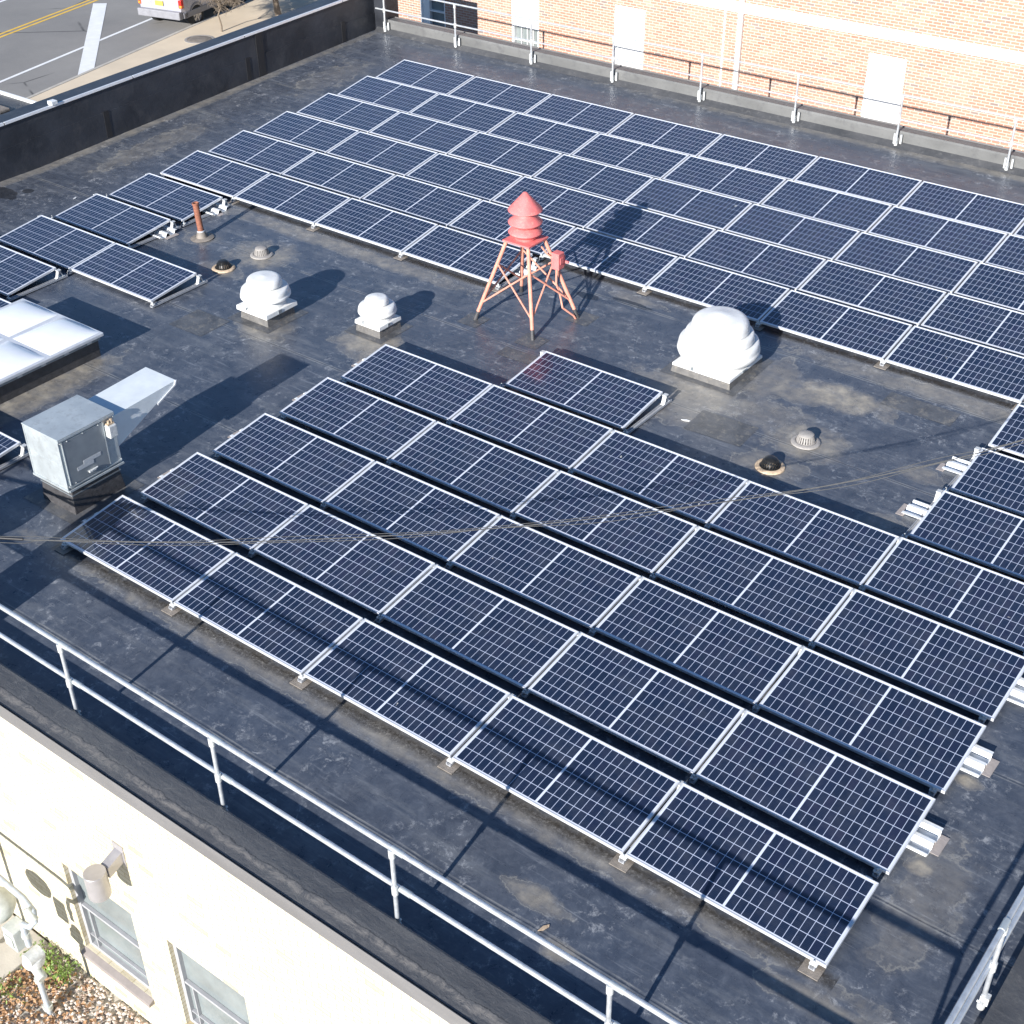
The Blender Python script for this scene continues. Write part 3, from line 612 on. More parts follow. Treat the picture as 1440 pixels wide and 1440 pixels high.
# ------------------------------------------------------------ red siren tower
tx, ty = .86, 8.06
T = thing('siren_tower', 'faded red stacked-cone siren on a braced four-legged pipe stand', 'siren', (tx, ty, 0))
feet = [(.33 - tx, 7.47 - ty, 0), (1.44 - tx, 7.46 - ty, 0), (1.60 - tx, 8.40 - ty, .035), (.37 - tx, 8.60 - ty, .043)]
tops = [(-.20, -.20, 1.235), (.20, -.20, 1.235), (.20, .20, 1.235), (-.20, .20, 1.235)]
for a_, b_ in zip(feet, tops):
    a_, b_ = Vector(a_), Vector(b_); k = a_ + (b_ - a_) * .11
    l = MB().tube(k, b_, .030, n=12).build('leg', M['salmon'], T, True)
    MB().tube(a_ - Vector((0, 0, .02)), k + (b_ - a_) * .01, .036, .029, n=12).build('pitch_boot', M['pitch'], l, True)
def lerp(a_, b_, u): return Vector(a_) + (Vector(b_) - Vector(a_)) * u
for i in range(4):
    j = (i + 1) % 4
    MB().tube(lerp(feet[i], tops[i], .22), lerp(feet[j], tops[j], .72), .014, n=8).build('brace', M['salmon'], T, True)
    MB().tube(lerp(feet[i], tops[i], .72), lerp(feet[j], tops[j], .22), .014, n=8).build('brace', M['salmon'], T, True)
q = MB(); q.hexa([(-.245, -.245, 1.235), (.245, -.245, 1.235), (.245, .245, 1.235), (-.245, .245, 1.235)], [(-.245, -.245, 1.262), (.245, -.245, 1.262), (.245, .245, 1.262), (-.245, .245, 1.262)])
q.build('platform', M['red'], T, bevel=.004)
MB().lathe([(0, 1.255), (.155, 1.262), (.165, 1.30), (.245, 1.355), (.255, 1.37), (.25, 1.385), (.175, 1.455), (.16, 1.458), (.16, 1.47)], n=48).build('lower_horn', M['red'], T, True)
MB().lathe([(.16, 1.45), (.19, 1.47), (.25, 1.51), (.257, 1.525), (.25, 1.54), (.15, 1.62), (.14, 1.64), (.14, 1.75), (.0, 1.76)], n=48).build('upper_horn', M['red'], T, True)
MB().lathe([(.0, 1.70), (.25, 1.705), (.258, 1.712), (.25, 1.725), (.13, 1.86), (.03, 1.975), (0, 1.985)], n=48).build('cone_roof', M['red'], T, True)
q = MB(); q.box(.40, .54, .10, .24, .84, 1.10); q.build('switch_box', M['red'], T, bevel=.01)
q = MB(); q.box(.541, .551, .13, .21, .93, 1.03); q.tube((.53, .27, .93), (.60, .27, .93), .02, n=10); q.box(.47, .53, .241, .28, .86, 1.04); q.build('switch_handle', M['red'], T, bevel=.004)
q = MB(); q.path([(.22, .10, 1.15), (.30, .15, 1.02), (.40, .17, .98)], .014, 8); q.path([(.46, .16, .85), (.47, .14, .60), (.52, .17, .42), (.62, .10, .26), (.72, .25, .10), (.735, .29, .03)], .016, 8); q.build('conduit', M['salmon'], T, True)

# ------------------------------------------------------------ intake unit
A = thing('air_intake_unit', 'galvanised boxy air unit with a long sloping hood on a tarred curb', 'air handler', (0, 0, 0))
q = MB(); q.hexa([(-1.00, .50, -.02), (-.36, .50, -.02), (-.36, 1.29, -.02), (-1.00, 1.29, -.02)], [(-.98, .54, .36), (-.40, .54, .36), (-.40, 1.25, .36), (-.98, 1.25, .36)]); q.build('curb', M['pitch'], A, bevel=.012)
q = MB(); q.box(-1.005, -.385, .525, 1.275, .245, .262); q.build('curb_band', M['sheet_dark'], A)
q = MB(); q.box(-1.03, -.365, .485, 1.305, .36, 1.075); q.build('casing', M['sheet'], A, bevel=.006)
q = MB(); q.box(-1.04, -.350, .475, 1.315, 1.0755, 1.092); q.box(-.36, -.348, .475, 1.315, 1.045, 1.075); q.build('lid', M['sheet'], A, bevel=.004)
q = MB(); q.box(-.364, -.352, .535, 1.12, .42, 1.03); d_ = q.build('access_door', M['sheet_dark'], A, bevel=.003)
q = MB(); q.box(-.3515, -.348, .66, .90, .565, .615); q.box(-.3515, -.348, .76, 1.02, .616, .665); q.build('door_label', M['label_grey'], d_)
q = MB(); q.box(-.352, -.325, .80, .90, .475, .50); q.tube((-.335, .80, .487), (-.335, .93, .50), .012, n=8); q.build('door_latch', M['galv_white'], d_, bevel=.003)
q = MB(); q.box(-.364, -.350, .52, 1.30, .395, .408); q.box(-.364, -.350, .522, .534, .42, 1.04); q.box(-.364, -.350, 1.121, 1.133, .42, 1.04); q.build('door_frame', M['sheet'], A)
for yy_, zz_ in ((.50, .42), (.50, 1.03), (1.29, .42), (1.29, 1.03), (.60, 1.02), (1.06, 1.02), (.60, .43), (1.06, .43), (.83, 1.02)):
    MB().tube((-.356, yy_, zz_), (-.346, yy_, zz_), .007, n=8).build('screw', M['galv_white'], A)
q = MB(); q.box(-1.045, -.345, .470, .484, .345, .375); q.box(-.349, -.335, .484, 1.31, .345, .375); q.build('base_flange', M['sheet'], A, bevel=.003)
q = MB(); q.box(-1.02, -.375, .4815, .4845, .70, .712); q.box(-1.034, -1.012, .479, .4845, .38, 1.07); q.box(-.383, -.361, .479, .4845, .38, 1.07); q.build('panel_seam', M['sheet'], A)
q = MB(); q.box(-.364, -.27, 1.15, 1.27, .80, .97); q.build('switch_box', M['galv_white'], A, bevel=.012)
q = MB(); q.tube((-.32, 1.19, .97), (-.32, 1.19, 1.03), .015, n=8); q.tube((-.32, 1.23, .97), (-.32, 1.23, 1.04), .018, n=8); q.box(-.35, -.30, 1.16, 1.26, .972, .99); q.build('conduit_fitting', M['tan_ring'], A, True)
q = MB(); q.prism([(1.315, .56), (2.31, 1.0), (2.34, 1.045), (1.315, 1.0)], 'x', -.975, -.40); q.build('intake_hood', M['hood_sheet'], A, bevel=.004)
q = MB(); q.prism([(2.0, .84), (2.32, .985), (2.345, 1.047), (2.325, 1.046), (2.30, .995), (2.0, .862)], 'x', -.400, -.386); q.build('hood_lip', M['alu'], A)
# made-up box and dome, out of frame left, added to cast the roof shadow
A2 = thing('added_shadow_box', 'unseen grey box added to cast shadow left of the front panels', 'shadow caster', (0, 0, 0))
MB().box(.0, .62, -1.74, -1.42, .0, 1.10).build('casing', M['sheet'], A2, bevel=.006); MB().box(-.03, .64, -1.76, -1.40, -.02, .10).build('curb', M['pitch'], A2, bevel=.01)
fan('unseen white dome added beside the shadow box to cast a round shadow', -.98, -.88, .5, .56, .12, .18, [(0, .15), (.24, .18), (.24, .25), (.36, .31), (.37, .36)] + arc(.365, .37, .1, .56, 8) + [(0, .565)])  # fan shape reused out of view, added only for its rounded shadow

# ------------------------------------------------------------ skylight
S = thing('skylight', 'large low skylight of white pillow domes at the left edge', 'skylight', (0, 0, 0))
sx0, sx1, sy1 = -5.21, -3.31, 3.40; step = .945; sy0 = sy1 - 3 * step
q = MB(); q.box(sx0 + .07, sx1 - .07, sy0 + .07, sy1 - .07, -.02, .26); q.build('curb', M['pitch'], S, bevel=.01)
q = MB(); q.box(sx0 + .045, sx1 - .045, sy0 + .045, sy1 - .045, .26, .315); q.build('lower_frame', M['sheet_dark'], S, bevel=.004)
q = MB(); q.box(sx0, sx1, sy0, sy1, .316, .372); q.build('frame', M['alu'], S, bevel=.012)
q = MB()
for k in range(7):
    q.box(sx1 - .046, sx1 - .038, sy0 + .15 + k * .4, sy0 + .23 + k * .4, .270, .30)
q.build('frame_clip', M['galv_white'], S)
for ix in range(2):
    for iy in range(3):
        q = MB(); n = 18; cx = sx0 + .04 + ix * .95; cy = sy0 + .035 + iy * step; w_, h_ = .87, step - .075; g_ = []
        for a_ in range(n + 1):
            row = []
            for b_ in range(n + 1):
                u, v = a_ / n, b_ / n; fu = 1 - abs(2 * u - 1) ** 2.6; fv = 1 - abs(2 * v - 1) ** 2.6
                row.append((cx + w_ * u, cy + h_ * v, .374 + .065 * (fu * fv) ** .7))
            g_.append(q.pts(row))
        for a_ in range(n):
            for b_ in range(n): q.f.append((g_[a_][b_], g_[a_ + 1][b_], g_[a_ + 1][b_ + 1], g_[a_][b_ + 1]))
        q.build('dome', M['white_acrylic'], S, True, recalc=False)

# ------------------------------------------------------------ pipe and drains
P = thing('vent_pipe', 'rusty brown iron vent pipe standing on the roof by the left panels', 'pipe', (-5.35, 7.09, 0), (R(1.5), R(-2.5), 0))
MB().lathe([(.052, .07), (.053, .60), (.060, .605), (.060, .635), (.045, .635), (.043, .3), (0, .3)], n=24).build('pipe', M['rust'], P, True)
MB().lathe([(.21, .004), (.20, .010), (.10, .02), (.075, .10), (.062, .135), (.050, .14), (.05, .0)], n=28).build('flashing_boot', M['membrane_tan'], P, True)
MB().lathe([(.064, .11), (.068, .115), (.068, .135), (.064, .14)], n=24).build('clamp', M['alu'], P, True)
def drain(label, x, y, ring, dome, low):
    t = thing('roof_drain', label, 'roof drain', (x, y, zr(y)), (0, 0, random.uniform(0, 1)), 'dome strainer roof drains')
    MB().lathe([(.195, .004), (.19, .018), (.165, .032), (.14, .03), (.13, .012), (0, .01)], n=36).build('clamp_ring', M[ring], t, True)
    q = MB(); n = 22
    prof = [(.125, .02), (.118, .06), (.105, .10), (.095, .125)] if not low else [(.125, .02), (.12, .05), (.105, .09), (.08, .12)]
    for k in range(n):
        a0 = 2 * math.pi * k / n; da = .17
        P0 = [(r_ * math.cos(a0), r_ * math.sin(a0), z_) for r_, z_ in prof]; P1 = [(r_ * math.cos(a0 + da), r_ * math.sin(a0 + da), z_) for r_, z_ in prof]
        Q0 = [((r_ - .01) * math.cos(a0), (r_ - .01) * math.sin(a0), z_) for r_, z_ in prof]; Q1 = [((r_ - .01) * math.cos(a0 + da), (r_ - .01) * math.sin(a0 + da), z_) for r_, z_ in prof]
        for i in range(3): q.hexa([P0[i], P1[i], Q1[i], Q0[i]], [P0[i + 1], P1[i + 1], Q1[i + 1], Q0[i + 1]])
    r_, z_ = prof[-1]; q.lathe([(r_ + .004, z_ - .012), (r_ + .004, z_ + .004), (r_ * .8, z_ + .018), (r_ * .3, z_ + .022), (0, z_ + .022)], n=30)
    q.lathe([(.132, .0), (.132, .03), (.118, .032), (.118, 0)], n=30)
    q.build('strainer', M[dome], t, True)
drain('grey dome strainer roof drain before the largest fan', 6.02, 7.30, 'iron_grey', 'iron_grey', False)
drain('black dome strainer roof drain with a tan ring, nearest the front panels', 5.93, 6.50, 'tan_ring', 'dark_iron', True)
drain('grey dome strainer roof drain right of the rusty pipe', -4.01, 7.20, 'iron_grey', 'iron_grey', False)
drain('black dome strainer roof drain with a tan ring, beside the lone left panel', -4.14, 6.46, 'tan_ring', 'dark_iron', True)

# ------------------------------------------------------------ overhead cables
wp = [(-3.0, -3.82, 1.55), (-1.2, -2.42, 1.18), (.585, -1.023, .958), (1.062, -.651, .919), (2.388, .383, .862), (3.848, 1.523, .915), (5.0, 2.421, 1.02), (6.14, 3.311, 1.19), (7.384, 4.28, 1.44), (8.4, 5.07, 1.74), (9.134, 5.645, 2.03), (10.6, 6.8, 2.75), (13, 8.6, 4.3), (17, 11.7, 8)]
def smooth_path(ps, n=8):
    ps = [Vector(p_) for p_ in ps]; o_ = []
    for i in range(len(ps) - 1):
        p0, p1, p2, p3 = ps[max(i - 1, 0)], ps[i], ps[i + 1], ps[min(i + 2, len(ps) - 1)]
        for k in range(n):
            t_ = k / n; o_.append(.5 * ((2 * p1) + (-p0 + p2) * t_ + (2 * p0 - 5 * p1 + 4 * p2 - p3) * t_ * t_ + (-p0 + 3 * p1 - 3 * p2 + p3) * t_ ** 3))
    o_.append(ps[-1]); return o_
sp = smooth_path(wp)
for k, (r_, off, lab) in enumerate(((.0065, 0, 'thicker grey service cable sagging over the front panels'), (.0035, .03, 'thin bare wire hanging just beside the thicker service cable'), (.004, -.028, 'thin grey wire twisted loosely under the service cable'))):
    q = MB(); pts_ = [p_ + Vector((0, 0, off * (1 + .5 * math.sin(i * .35 + k))) if k else (0, 0, 0)) + Vector((.02 * k * math.sin(i * .5), 0, 0)) for i, p_ in enumerate(sp)]
    q.path(pts_, r_, 7); tag(q.build('overhead_cable', M['cable'], None, True), lab, 'cable', 'overhead cables')
q = MB(); q.path([p_ + Vector((0, 0, .004)) for p_ in sp[6:19]], .017, 10); tag(q.build('cable_sleeve', M['black'], None, True), 'black insulating sleeve round the cable at the left edge', 'cable sleeve')

# ------------------------------------------------------------ wall lamp
L = thing('wall_lamp', 'grey cylinder down-light on a boxy arm on the cream wall', 'wall lamp', (3.5, yw, -.95))
MB().box(-.08, .08, -.014, .0, -.15, .13).build('wall_plate', M['lamp_metal'], L, bevel=.003)
MB().hexa([(-.055, -.20, -.16), (.055, -.20, -.16), (.055, -.013, -.10), (-.055, -.013, -.10)], [(-.055, -.20, -.02), (.055, -.20, -.02), (.055, -.013, .05), (-.055, -.013, .05)]).build('arm', M['lamp_metal'], L, bevel=.004)
MB().lathe([(0, .0), (.108, .0), (.113, -.005), (.113, -.32), (.105, -.33), (.098, -.32), (.098, -.15), (0, -.15)], (0, -.315, 0), n=40).build('lamp_body', M['lamp_metal'], L, True)
MB().tube((0, -.222, -.10), (0, -.19, -.09), .045, n=12).build('swivel', M['car_trim'], L, True)

# ------------------------------------------------------------ gas meter
G = thing('gas_meter', 'grey gas meter set with regulator and pipework before the cream wall', 'gas meter', (0, 0, 0))
q = MB(); q.path([(2.21, -2.82, GZ - .05), (2.21, -2.82, -3.36), (2.215, -2.82, -3.24)], .034, 12); q.path([(1.0, -2.66, -2.13), (2.20, -2.70, -2.13), (2.40, -2.73, -2.16), (2.44, -2.77, -2.26), (2.36, -2.80, -2.37), (2.24, -2.80, -2.42), (2.20, -2.80, -2.52), (2.20, -2.80, -2.80)], .036, 12)
q.path([(1.0, -2.66, -2.13), (.98, -2.66, -3.0), (.98, -2.66, -3.9)], .036, 12); q.build('pipework', M['gas_pipe'], G, True)
for a_, b_, r_ in (((2.21, -2.82, -3.40), (2.21, -2.82, -3.34), .05), ((2.21, -2.82, -3.9), (2.21, -2.82, -3.84), .055), ((2.34, -2.765, -2.12), (2.44, -2.765, -2.24), .046), ((2.20, -2.80, -2.66), (2.20, -2.80, -2.60), .048), ((2.07, -2.80, -3.12), (2.36, -2.84, -3.22), .055)):
    MB().tube(a_, b_, r_, n=14).build('pipe_fitting', M['gas_body'], G, True)
q = MB(); q.box(1.90, 2.10, -2.90, -2.70, -2.92, -2.62); q.box(1.93, 2.07, -2.92, -2.901, -2.86, -2.70); q.build('meter_index', M['gas_body'], G, bevel=.02)
q = MB(); q.lathe([(0, -.16), (.10, -.15), (.2, -.1), (.235, -.02), (.235, .02), (.20, .09), (.10, .14), (0, .15)], (1.66, -2.80, -2.55), n=30); q.build('meter_body', M['gas_body'], G, True)
q = MB(); q.tube((2.20, -2.88, -3.0), (2.20, -2.70, -3.0), .085, n=18); q.lathe([(0, -.06), (.11, -.05), (.125, 0), (.11, .05), (.05, .07), (0, .07)], (2.19, -2.80, -3.07), n=24); q.build('regulator', M['galv_white'], G, True)
# ------------------------------------------------------------ slab, gravel, leaves, weeds
q = MB(); q.hexa([(-3, -5.5, GZ - .1), (1.42, -5.5, GZ - .1), (1.42, -2.24, GZ - .1), (-3, -2.24, GZ - .1)], [(-3, -5.5, GZ + .06), (1.42, -5.5, GZ + .06), (1.42, -2.24, GZ + .06), (-3, -2.24, GZ + .06)]); tag(q.build('paving_slab', M['concrete'], bevel=.01), kind='structure')
rs = random.Random(5)
gm = NT('gravel_stones'); oc = gm.n('ShaderNodeTexVoronoi'); oc.inputs['Scale'].default_value = 22; gm.l(gm.co, oc.inputs['Vector'])
sp3 = gm.n('ShaderNodeSeparateColor'); gm.l(oc.outputs['Color'], sp3.inputs[0])
gm.l(gm.ramp(sp3.outputs[0], [(0, (.30, .22, .17)), (.35, (.48, .40, .33)), (.7, (.62, .56, .50)), (1, (.40, .26, .18))]), gm.p.inputs['Base Color']); gm.set(Roughness=.8)
q = MB()
for k in range(5200):
    x = rs.uniform(1.42, 4.6); y = rs.uniform(-4.3, -2.25); r_ = rs.uniform(.012, .032)
    c_ = Vector((x, y, GZ + r_ * rs.uniform(.2, 1.0))); ax = [rs.uniform(.7, 1.3) for _ in range(3)]; ph = rs.uniform(0, 6.28)
    up = q.pts([c_ + Vector((0, 0, r_ * .7 * ax[2]))]); ring = q.pts([c_ + Vector((r_ * ax[0] * math.cos(ph + a_ * 1.047) * rs.uniform(.8, 1.1), r_ * ax[1] * math.sin(ph + a_ * 1.047), rs.uniform(-.2, .2) * r_)) for a_ in range(6)])
    for a_ in range(6): q.f.append((up[0], ring[a_], ring[(a_ + 1) % 6]))
tag(q.build('gravel', gm.m, recalc=False), 'pale pebble gravel along the foot of the cream wall', 'gravel', kind='stuff')
q = MB()
for k in range(900):
    a_ = rs.random()
    x = 1.45 + abs(rs.gauss(0, .55)) if a_ < .75 else rs.uniform(1.5, 4.2); y = rs.uniform(-3.6, -2.4) if a_ < .75 else rs.uniform(-3.5, -2.3)
    r_ = rs.uniform(.02, .045); ph = rs.uniform(0, 6.28); z = GZ + rs.uniform(.02, .06); t1 = rs.uniform(-.02, .03)
    q.quad((x, y, z), (x + r_ * math.cos(ph), y + r_ * math.sin(ph), z + t1), (x + 1.6 * r_ * math.cos(ph + .6), y + 1.6 * r_ * math.sin(ph + .6), z), (x + r_ * math.cos(ph + 1.3), y + r_ * math.sin(ph + 1.3), z + .015))
tag(q.build('fallen_leaves', M['leaf_brown'], recalc=False), 'brown dead leaves lying on the gravel', 'leaves', kind='stuff')
q = MB()
for cx, cy, n_, sg in ((1.62, -2.42, 330, .15), (1.95, -2.40, 190, .09), (1.62, -2.95, 90, .12)):
    for k in range(n_):
        x = rs.gauss(cx, sg); y = min(-2.24, rs.gauss(cy, .09)); z = GZ + rs.uniform(.02, .16); r_ = rs.uniform(.012, .03); ph = rs.uniform(0, 6.28)
        q.quad((x, y, z), (x + r_ * math.cos(ph), y + r_ * math.sin(ph), z + rs.uniform(0, .03)), (x + 1.8 * r_ * math.cos(ph + .4), y + 1.8 * r_ * math.sin(ph + .4), z + rs.uniform(0, .04)), (x + r_ * math.cos(ph + .9), y + r_ * math.sin(ph + .9), z))
tag(q.build('weeds', M['leaf_green'], recalc=False), 'low green weeds at the edge of the slab', 'weeds', kind='stuff')

# ------------------------------------------------------------ neighbouring roof on the left
Nb = thing('neighbouring_roof', 'lower grey flat roof with a white metal edge beyond the tall parapet', 'building', (0, 0, 0))
MB().box(-22, -10.802, -6, 8.05, GZ, .955).build('body', M['parapet'], Nb)
MB().box(-22, -10.802, 8.051, 8.12, .86, 1.0).build('edge_trim', M['white_paint'], Nb, bevel=.01)
MB().box(-22, -11.0, 7.3, 7.55, .956, 1.02).build('membrane_seam', M['membrane_tan'], Nb, bevel=.02)
MB().box(-13.8, -12.05, 5.6, 6.9, .956, 1.08).build('roof_hatch', M['white_paint'], Nb, bevel=.02)
# ------------------------------------------------------------ brick building behind
K = thing('brick_building', 'tall salmon brick building with white windows behind the back railing', 'building', (0, 21.1, 0))
bw = [(-12.40, .86), (-9.36, .86), (-6.26, .86), (.285, .86), (6.6, .86)]
zb, zt = -1.55, .72
xs = sorted([-13.2, 30] + [v for w in bw for v in (w[0], w[0] + w[1])]); p = MB()
for a_, b_ in zip(xs, xs[1:]):
    if any(abs(w[0] - a_) < 1e-6 for w in bw):
        zt_ = zt
        p.quad((a_, 0, GZ - .2), (b_, 0, GZ - .2), (b_, 0, zb), (a_, 0, zb)); p.quad((a_, 0, zt_), (b_, 0, zt_), (b_, 0, 2.9), (a_, 0, 2.9))
        for e in (a_, b_): p.quad((e, 0, zb), (e, .16, zb), (e, .16, zt_), (e, 0, zt_))
        p.quad((a_, 0, zt_), (b_, 0, zt_), (b_, .16, zt_), (a_, .16, zt_)); p.quad((a_, 0, zb), (b_, 0, zb), (b_, .16, zb), (a_, .16, zb))
    else: p.quad((a_, 0, GZ - .2), (b_, 0, GZ - .2), (b_, 0, 2.9), (a_, 0, 2.9))
p.box(-13.19, 30, .3, 12, GZ, 2.88)
p.build('wall', M['brick'], K, recalc=False)
MB().box(-13.19, 30, -.035, .0, 1.06, 1.29).build('stone_band', M['stone_white'], K, bevel=.004)
for x, w_ in bw:
    gl = zb + .07 if x > -8 else -.28
    q = MB(); y0, y1 = .01, .15
    q.box(x, x + .07, y0, y1, zb, zt); q.box(x + w_ - .045, x + w_, y0, y1, zb, zt); q.box(x + .071, x + w_ - .046, y0, y1, zt - .06, zt); q.box(x + .071, x + w_ - .046, y0, y1, zb, zb + .06)
    if x < -12 and x > -13:
        q.box(x + .071, x + .30, y0 + .02, y1, zb + .06, zt - .06)
        for z in (-.35, -.05): q.box(x + .301, x + w_ - .046, y0 + .04, y1, z, z + .035)
        q.box(x + .301, x + w_ - .046, y0 + .02, y1, .02, zt - .06)
    else:
        q.box(x + .071, x + w_ - .046, y0 + .03, y1, gl, zt - .061)
        for k in range(1, 4): q.box(x + .07 + k * .185, x + .085 + k * .185, y0 + .05, y1, zb + .06, gl)
        for z in (-.62, -.95, -1.25): q.box(x + .071, x + w_ - .046, y0 + .055, y1 - .002, z, z + .02)
    f = q.build('window', M['white_paint'], K, bevel=.003)
    MB().quad((x + .05, .13, zb + .03), (x + w_ - .03, .13, zb + .03), (x + w_ - .03, .13, zt - .03), (x + .05, .13, zt - .03)).build('pane', M['glass'], f, recalc=False)
for x, w_ in bw:
    MB().box(x - .04, x + w_ + .04, -.045, .10, zb - .07, zb - .001).build('window_sill', M['stone_white'], K, bevel=.004)
q = MB(); q.box(-2.89, -2.78, -.10, -.015, GZ, 2.9); q.build('downpipe', M['white_paint'], K, bevel=.01)
q = MB(); q.box(-3.275, -3.24, -.03, -.001, GZ, 1.06); q.build('conduit', M['white_paint'], K)

# ------------------------------------------------------------ the car
ang = math.atan2(U.y, U.x)
cp = O + U * 7.45 + Wd * 1.05
C = thing('parked_car', 'silver four-wheel-drive car with grey bumper and yellow plate at the kerb', 'car', (cp.x, cp.y, GZ + .004), (0, 0, ang))
# local x forward (rear at 0), y left (+) , right side faces our building (-y)
hw = .90
q = MB()
def sect(x, zlo, zb_, zt_, wl, wt): return [(x, -wl, zlo), (x, -wl * 1.0, zb_), (x, -wt, zt_), (x, wt, zt_), (x, wl, zb_), (x, wl, zlo)]
secs = [sect(.10, .46, 1.02, 1.66, .86, .68), sect(.30, .42, 1.05, 1.74, .90, .70), sect(2.4, .40, 1.05, 1.76, .91, .71), sect(2.75, .40, 1.04, 1.72, .91, .69), sect(3.35, .40, 1.03, 1.06, .90, .80), sect(4.35, .42, .96, .99, .86, .74), sect(4.50, .48, .84, .88, .80, .70)]
ids = [q.pts(s_) for s_ in secs]
for a_, b_ in zip(ids, ids[1:]):
    for k in range(5): q.f.append((a_[k], a_[k + 1], b_[k + 1], b_[k]))
    q.f.append((a_[5], a_[0], b_[0], b_[5]))
q.f.append(tuple(reversed(ids[0]))); q.f.append(tuple(ids[-1]))
q.build('body', M['car_paint'], C, bevel=.03)
q = MB(); q.box(-.06, .16, -.89, .89, .40, .66); q.box(.16, .42, -.925, -.86, .40, .60); q.box(.16, .42, .86, .925, .40, .60); tag(q.build('bumper', M['car_trim'], C, bevel=.04), 'grey rear bumper')
q = MB(); q.box(4.42, 4.60, -.85, .85, .38, .66); q.build('bumper', M['car_trim'], C, bevel=.04)
for s_ in (-1, 1):
    q = MB(); q.box(.09, .24, s_ * .912 if s_ < 0 else .79, -.79 if s_ < 0 else .912, .76, 1.04); tl = q.build('taillight', M['tail_red'], C, bevel=.015)
    q = MB(); q.box(.082, .21, s_ * .917 if s_ < 0 else .82, -.82 if s_ < 0 else .917, .78, .86); q.build('indicator', M['tail_amber'], tl, bevel=.01)
    q = MB(); q.box(4.40, 4.53, s_ * .80 if s_ < 0 else .48, -.48 if s_ < 0 else .80, .66, .82); q.build('headlight', M['glass'], C, bevel=.01)
    q = MB()
    for x0, x1 in ((.45, 1.15), (1.25, 2.05), (2.13, 2.80)):
        q.quad((x0, s_ * .905, 1.09), (x1, s_ * .905, 1.09), (x1 - (.22 if x1 > 2.5 else 0), s_ * .735, 1.66), (x0 + .03, s_ * .735, 1.66))
    q.build('side_window', M['glass_dark'], C, recalc=False)
    q = MB(); q.box(.25, 4.2, s_ * .925 if s_ < 0 else .90, -.90 if s_ < 0 else .925, .40, .60); q.build('side_cladding', M['car_trim'], C, bevel=.02)
    for wx in (.92, 3.62):
        q = MB(); y = s_ * .80
        q.lathe([(.22, -.11), (.34, -.115), (.36, -.08), (.36, .08), (.34, .115), (.22, .11), (.22, -.11)], n=32)
        q.v = [(v[0] + wx, v[2] + y, v[1] + .36) for v in q.v]; w = q.build('wheel', M['tyre'], C, True)
        q = MB(); q.lathe([(.215, -.11), (.235, -.105), (.235, .105), (.215, .11), (.20, .07), (.07, .085), (.06, .10), (0, .10)], n=32)
        for k in range(5):
            a_ = k * 1.2566; c_, d_2 = math.cos(a_), math.sin(a_); px_, py_ = -d_2 * .028, c_ * .028
            q.hexa([(.05 * c_ + px_, .05 * d_2 + py_, .075), (.05 * c_ - px_, .05 * d_2 - py_, .075), (.22 * c_ - px_, .22 * d_2 - py_, .08), (.22 * c_ + px_, .22 * d_2 + py_, .08)], [(.05 * c_ + px_, .05 * d_2 + py_, .115), (.05 * c_ - px_, .05 * d_2 - py_, .115), (.22 * c_ - px_, .22 * d_2 - py_, .112), (.22 * c_ + px_, .22 * d_2 + py_, .112)])
        q.v = [(v[0] + wx, v[2] * s_ + y, v[1] + .36) for v in q.v]; q.build('rim', M['rim'], w, True)
        q = MB(); q.lathe([(.37, -.02), (.43, -.02), (.43, .045), (.37, .045), (.37, -.02)], n=36)
        q.v = [(v[0] + wx, v[2] + s_ * .90, max(v[1] + .37, .42)) for v in q.v]; q.build('wheel_arch', M['car_trim'], C, True)
q = MB(); q.quad((.085, -.60, 1.12), (.085, .60, 1.12), (.165, .52, 1.60), (.165, -.52, 1.60)); q.v = [(v[0] - .02, v[1], v[2]) for v in q.v]; q.build('rear_window', M['glass_dark'], C, recalc=False)
q = MB(); q.box(.045, .075, -.16, .16, .80, .95); q.build('number_plate', M['plate_yellow'], C, bevel=.005)
q = MB(); q.quad((2.86, -.64, 1.62), (2.86, .64, 1.62), (3.32, .76, 1.10), (3.32, -.76, 1.10)); q.v = [(v[0] + .03, v[1], v[2] + .03) for v in q.v]; q.build('windscreen', M['glass_dark'], C, recalc=False)

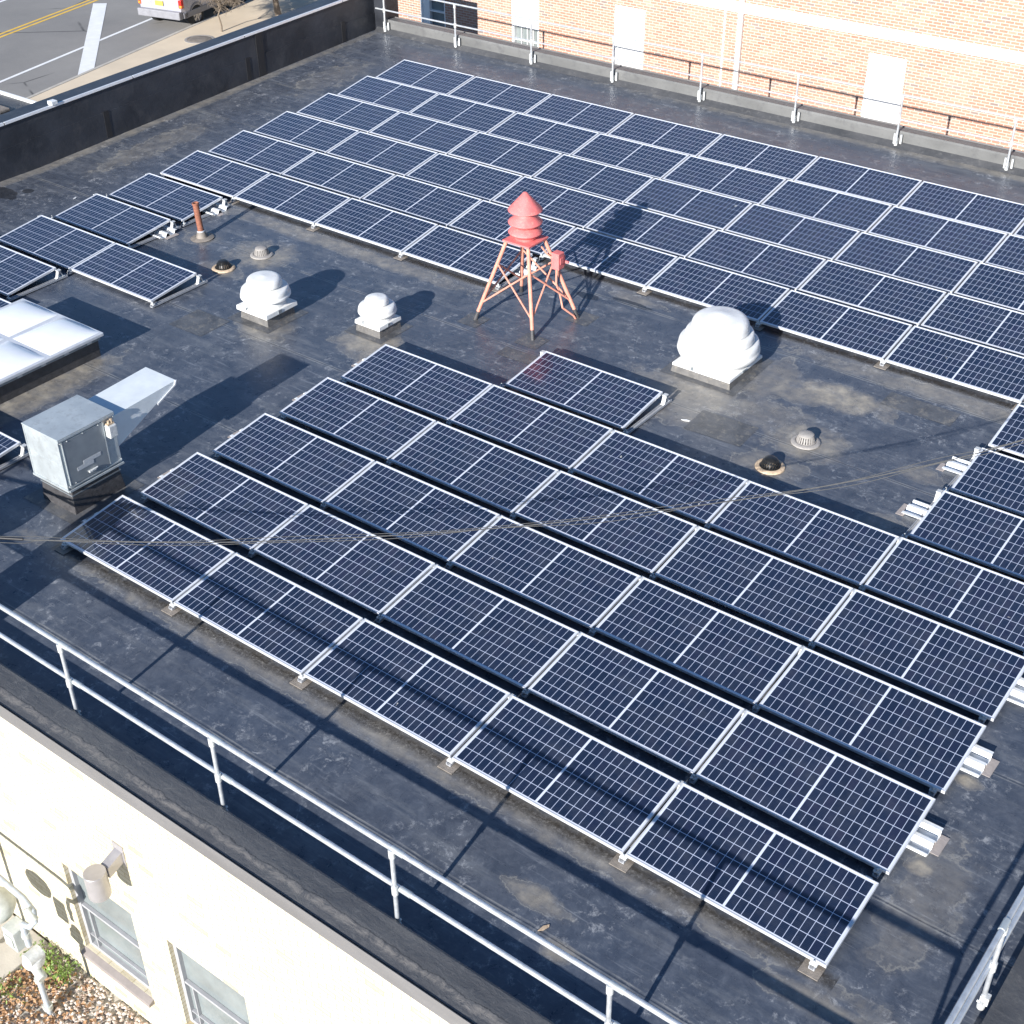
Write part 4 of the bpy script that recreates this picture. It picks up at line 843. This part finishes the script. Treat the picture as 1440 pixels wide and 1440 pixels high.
# ------------------------------------------------------------ bare trees
def bare_tree(x, y, h, lean, label, seed, droop=.5, spread=1.0, r0=.09, nb=5):
    t = thing('bare_tree', label, 'tree', (x, y, GZ + .1), group='bare trees on the sidewalk'); rn = random.Random(seed)
    tr = MB(); br = MB()
    base = [Vector((0, 0, -.1))]; 
    for k in range(1, 7): base.append(Vector((lean[0] * k / 6 + rn.uniform(-.06, .06), lean[1] * k / 6 + rn.uniform(-.06, .06), h * .5 * k / 6)))
    tr.path(base, [r0 * (1 - .09 * k) for k in range(7)], 10)
    def branch(p, d, L_, r_, lvl):
        ps = [p]; cur = p.copy(); dd = d.normalized(); n = 6
        for k in range(n):
            dd = (dd + Vector((rn.uniform(-.22, .22), rn.uniform(-.22, .22), rn.uniform(-.12, .18) - droop * .22 * (k / n) * (lvl + .5)))).normalized()
            cur = cur + dd * L_ / n; ps.append(cur.copy())
        br.path(ps, [max(.004, r_ * (1 - .13 * k)) for k in range(n + 1)], 6 if lvl < 2 else 4)
        if lvl < 3:
            for k in range(2, n + 1):
                for _ in range(2 if lvl < 2 else 1):
                    a_ = rn.uniform(0, 6.28); v = Vector((math.cos(a_), math.sin(a_), rn.uniform(-.1, .7))) * spread
                    branch(ps[k], dd * .6 + v, L_ * rn.uniform(.45, .68), r_ * .5, lvl + 1)
    for k in range(nb):
        a_ = k * 6.283 / nb + rn.uniform(-.3, .3); branch(base[4 + k % 3], Vector((math.cos(a_), math.sin(a_), .9)), h * .42, r0 * .5, 0)
    tr.build('trunk', M['bark'], t, True); br.build('crown', M['bark'], t, True, recalc=False)
bare_tree(-24.35, 27.3, 3.2, (-.5, .2), 'bare weeping tree with thick crooked trunk behind the tall parapet', 4, .9, 1.1, .12, 9)
bare_tree(-24.9, 25.0, 2.3, (.05, 0), 'thin bare sapling nearest the parked car', 8, .8, .9, .035, 7)
bare_tree(-23.6, 28.6, 3.4, (.2, .3), 'bare tree farthest right beside the dark corner', 15, .7, 1.0, .07)

for x, y, lab, rz, mt in ((4.47, 6.83, 'small white scrap lying behind the lone panel', .4, 'white_paint'), (7.86, -1.03, 'pale dry leaf on the roof between the front row and the railing', 1.2, 'tan_ring'), (-8.55, 6.9, 'tiny white scrap near the tall dark parapet', 2.0, 'white_paint')):
    q = MB(); q.prism([(-.06, .0), (-.01, -.018), (.05, -.012), (.065, .006), (.01, .02)], 'z', 0, .006); o = q.build('debris_scrap', M[mt]); o.location = (x, y, .006 + zr(y)); o.rotation_euler = (0.08, .05, rz); tag(o, lab, 'debris')
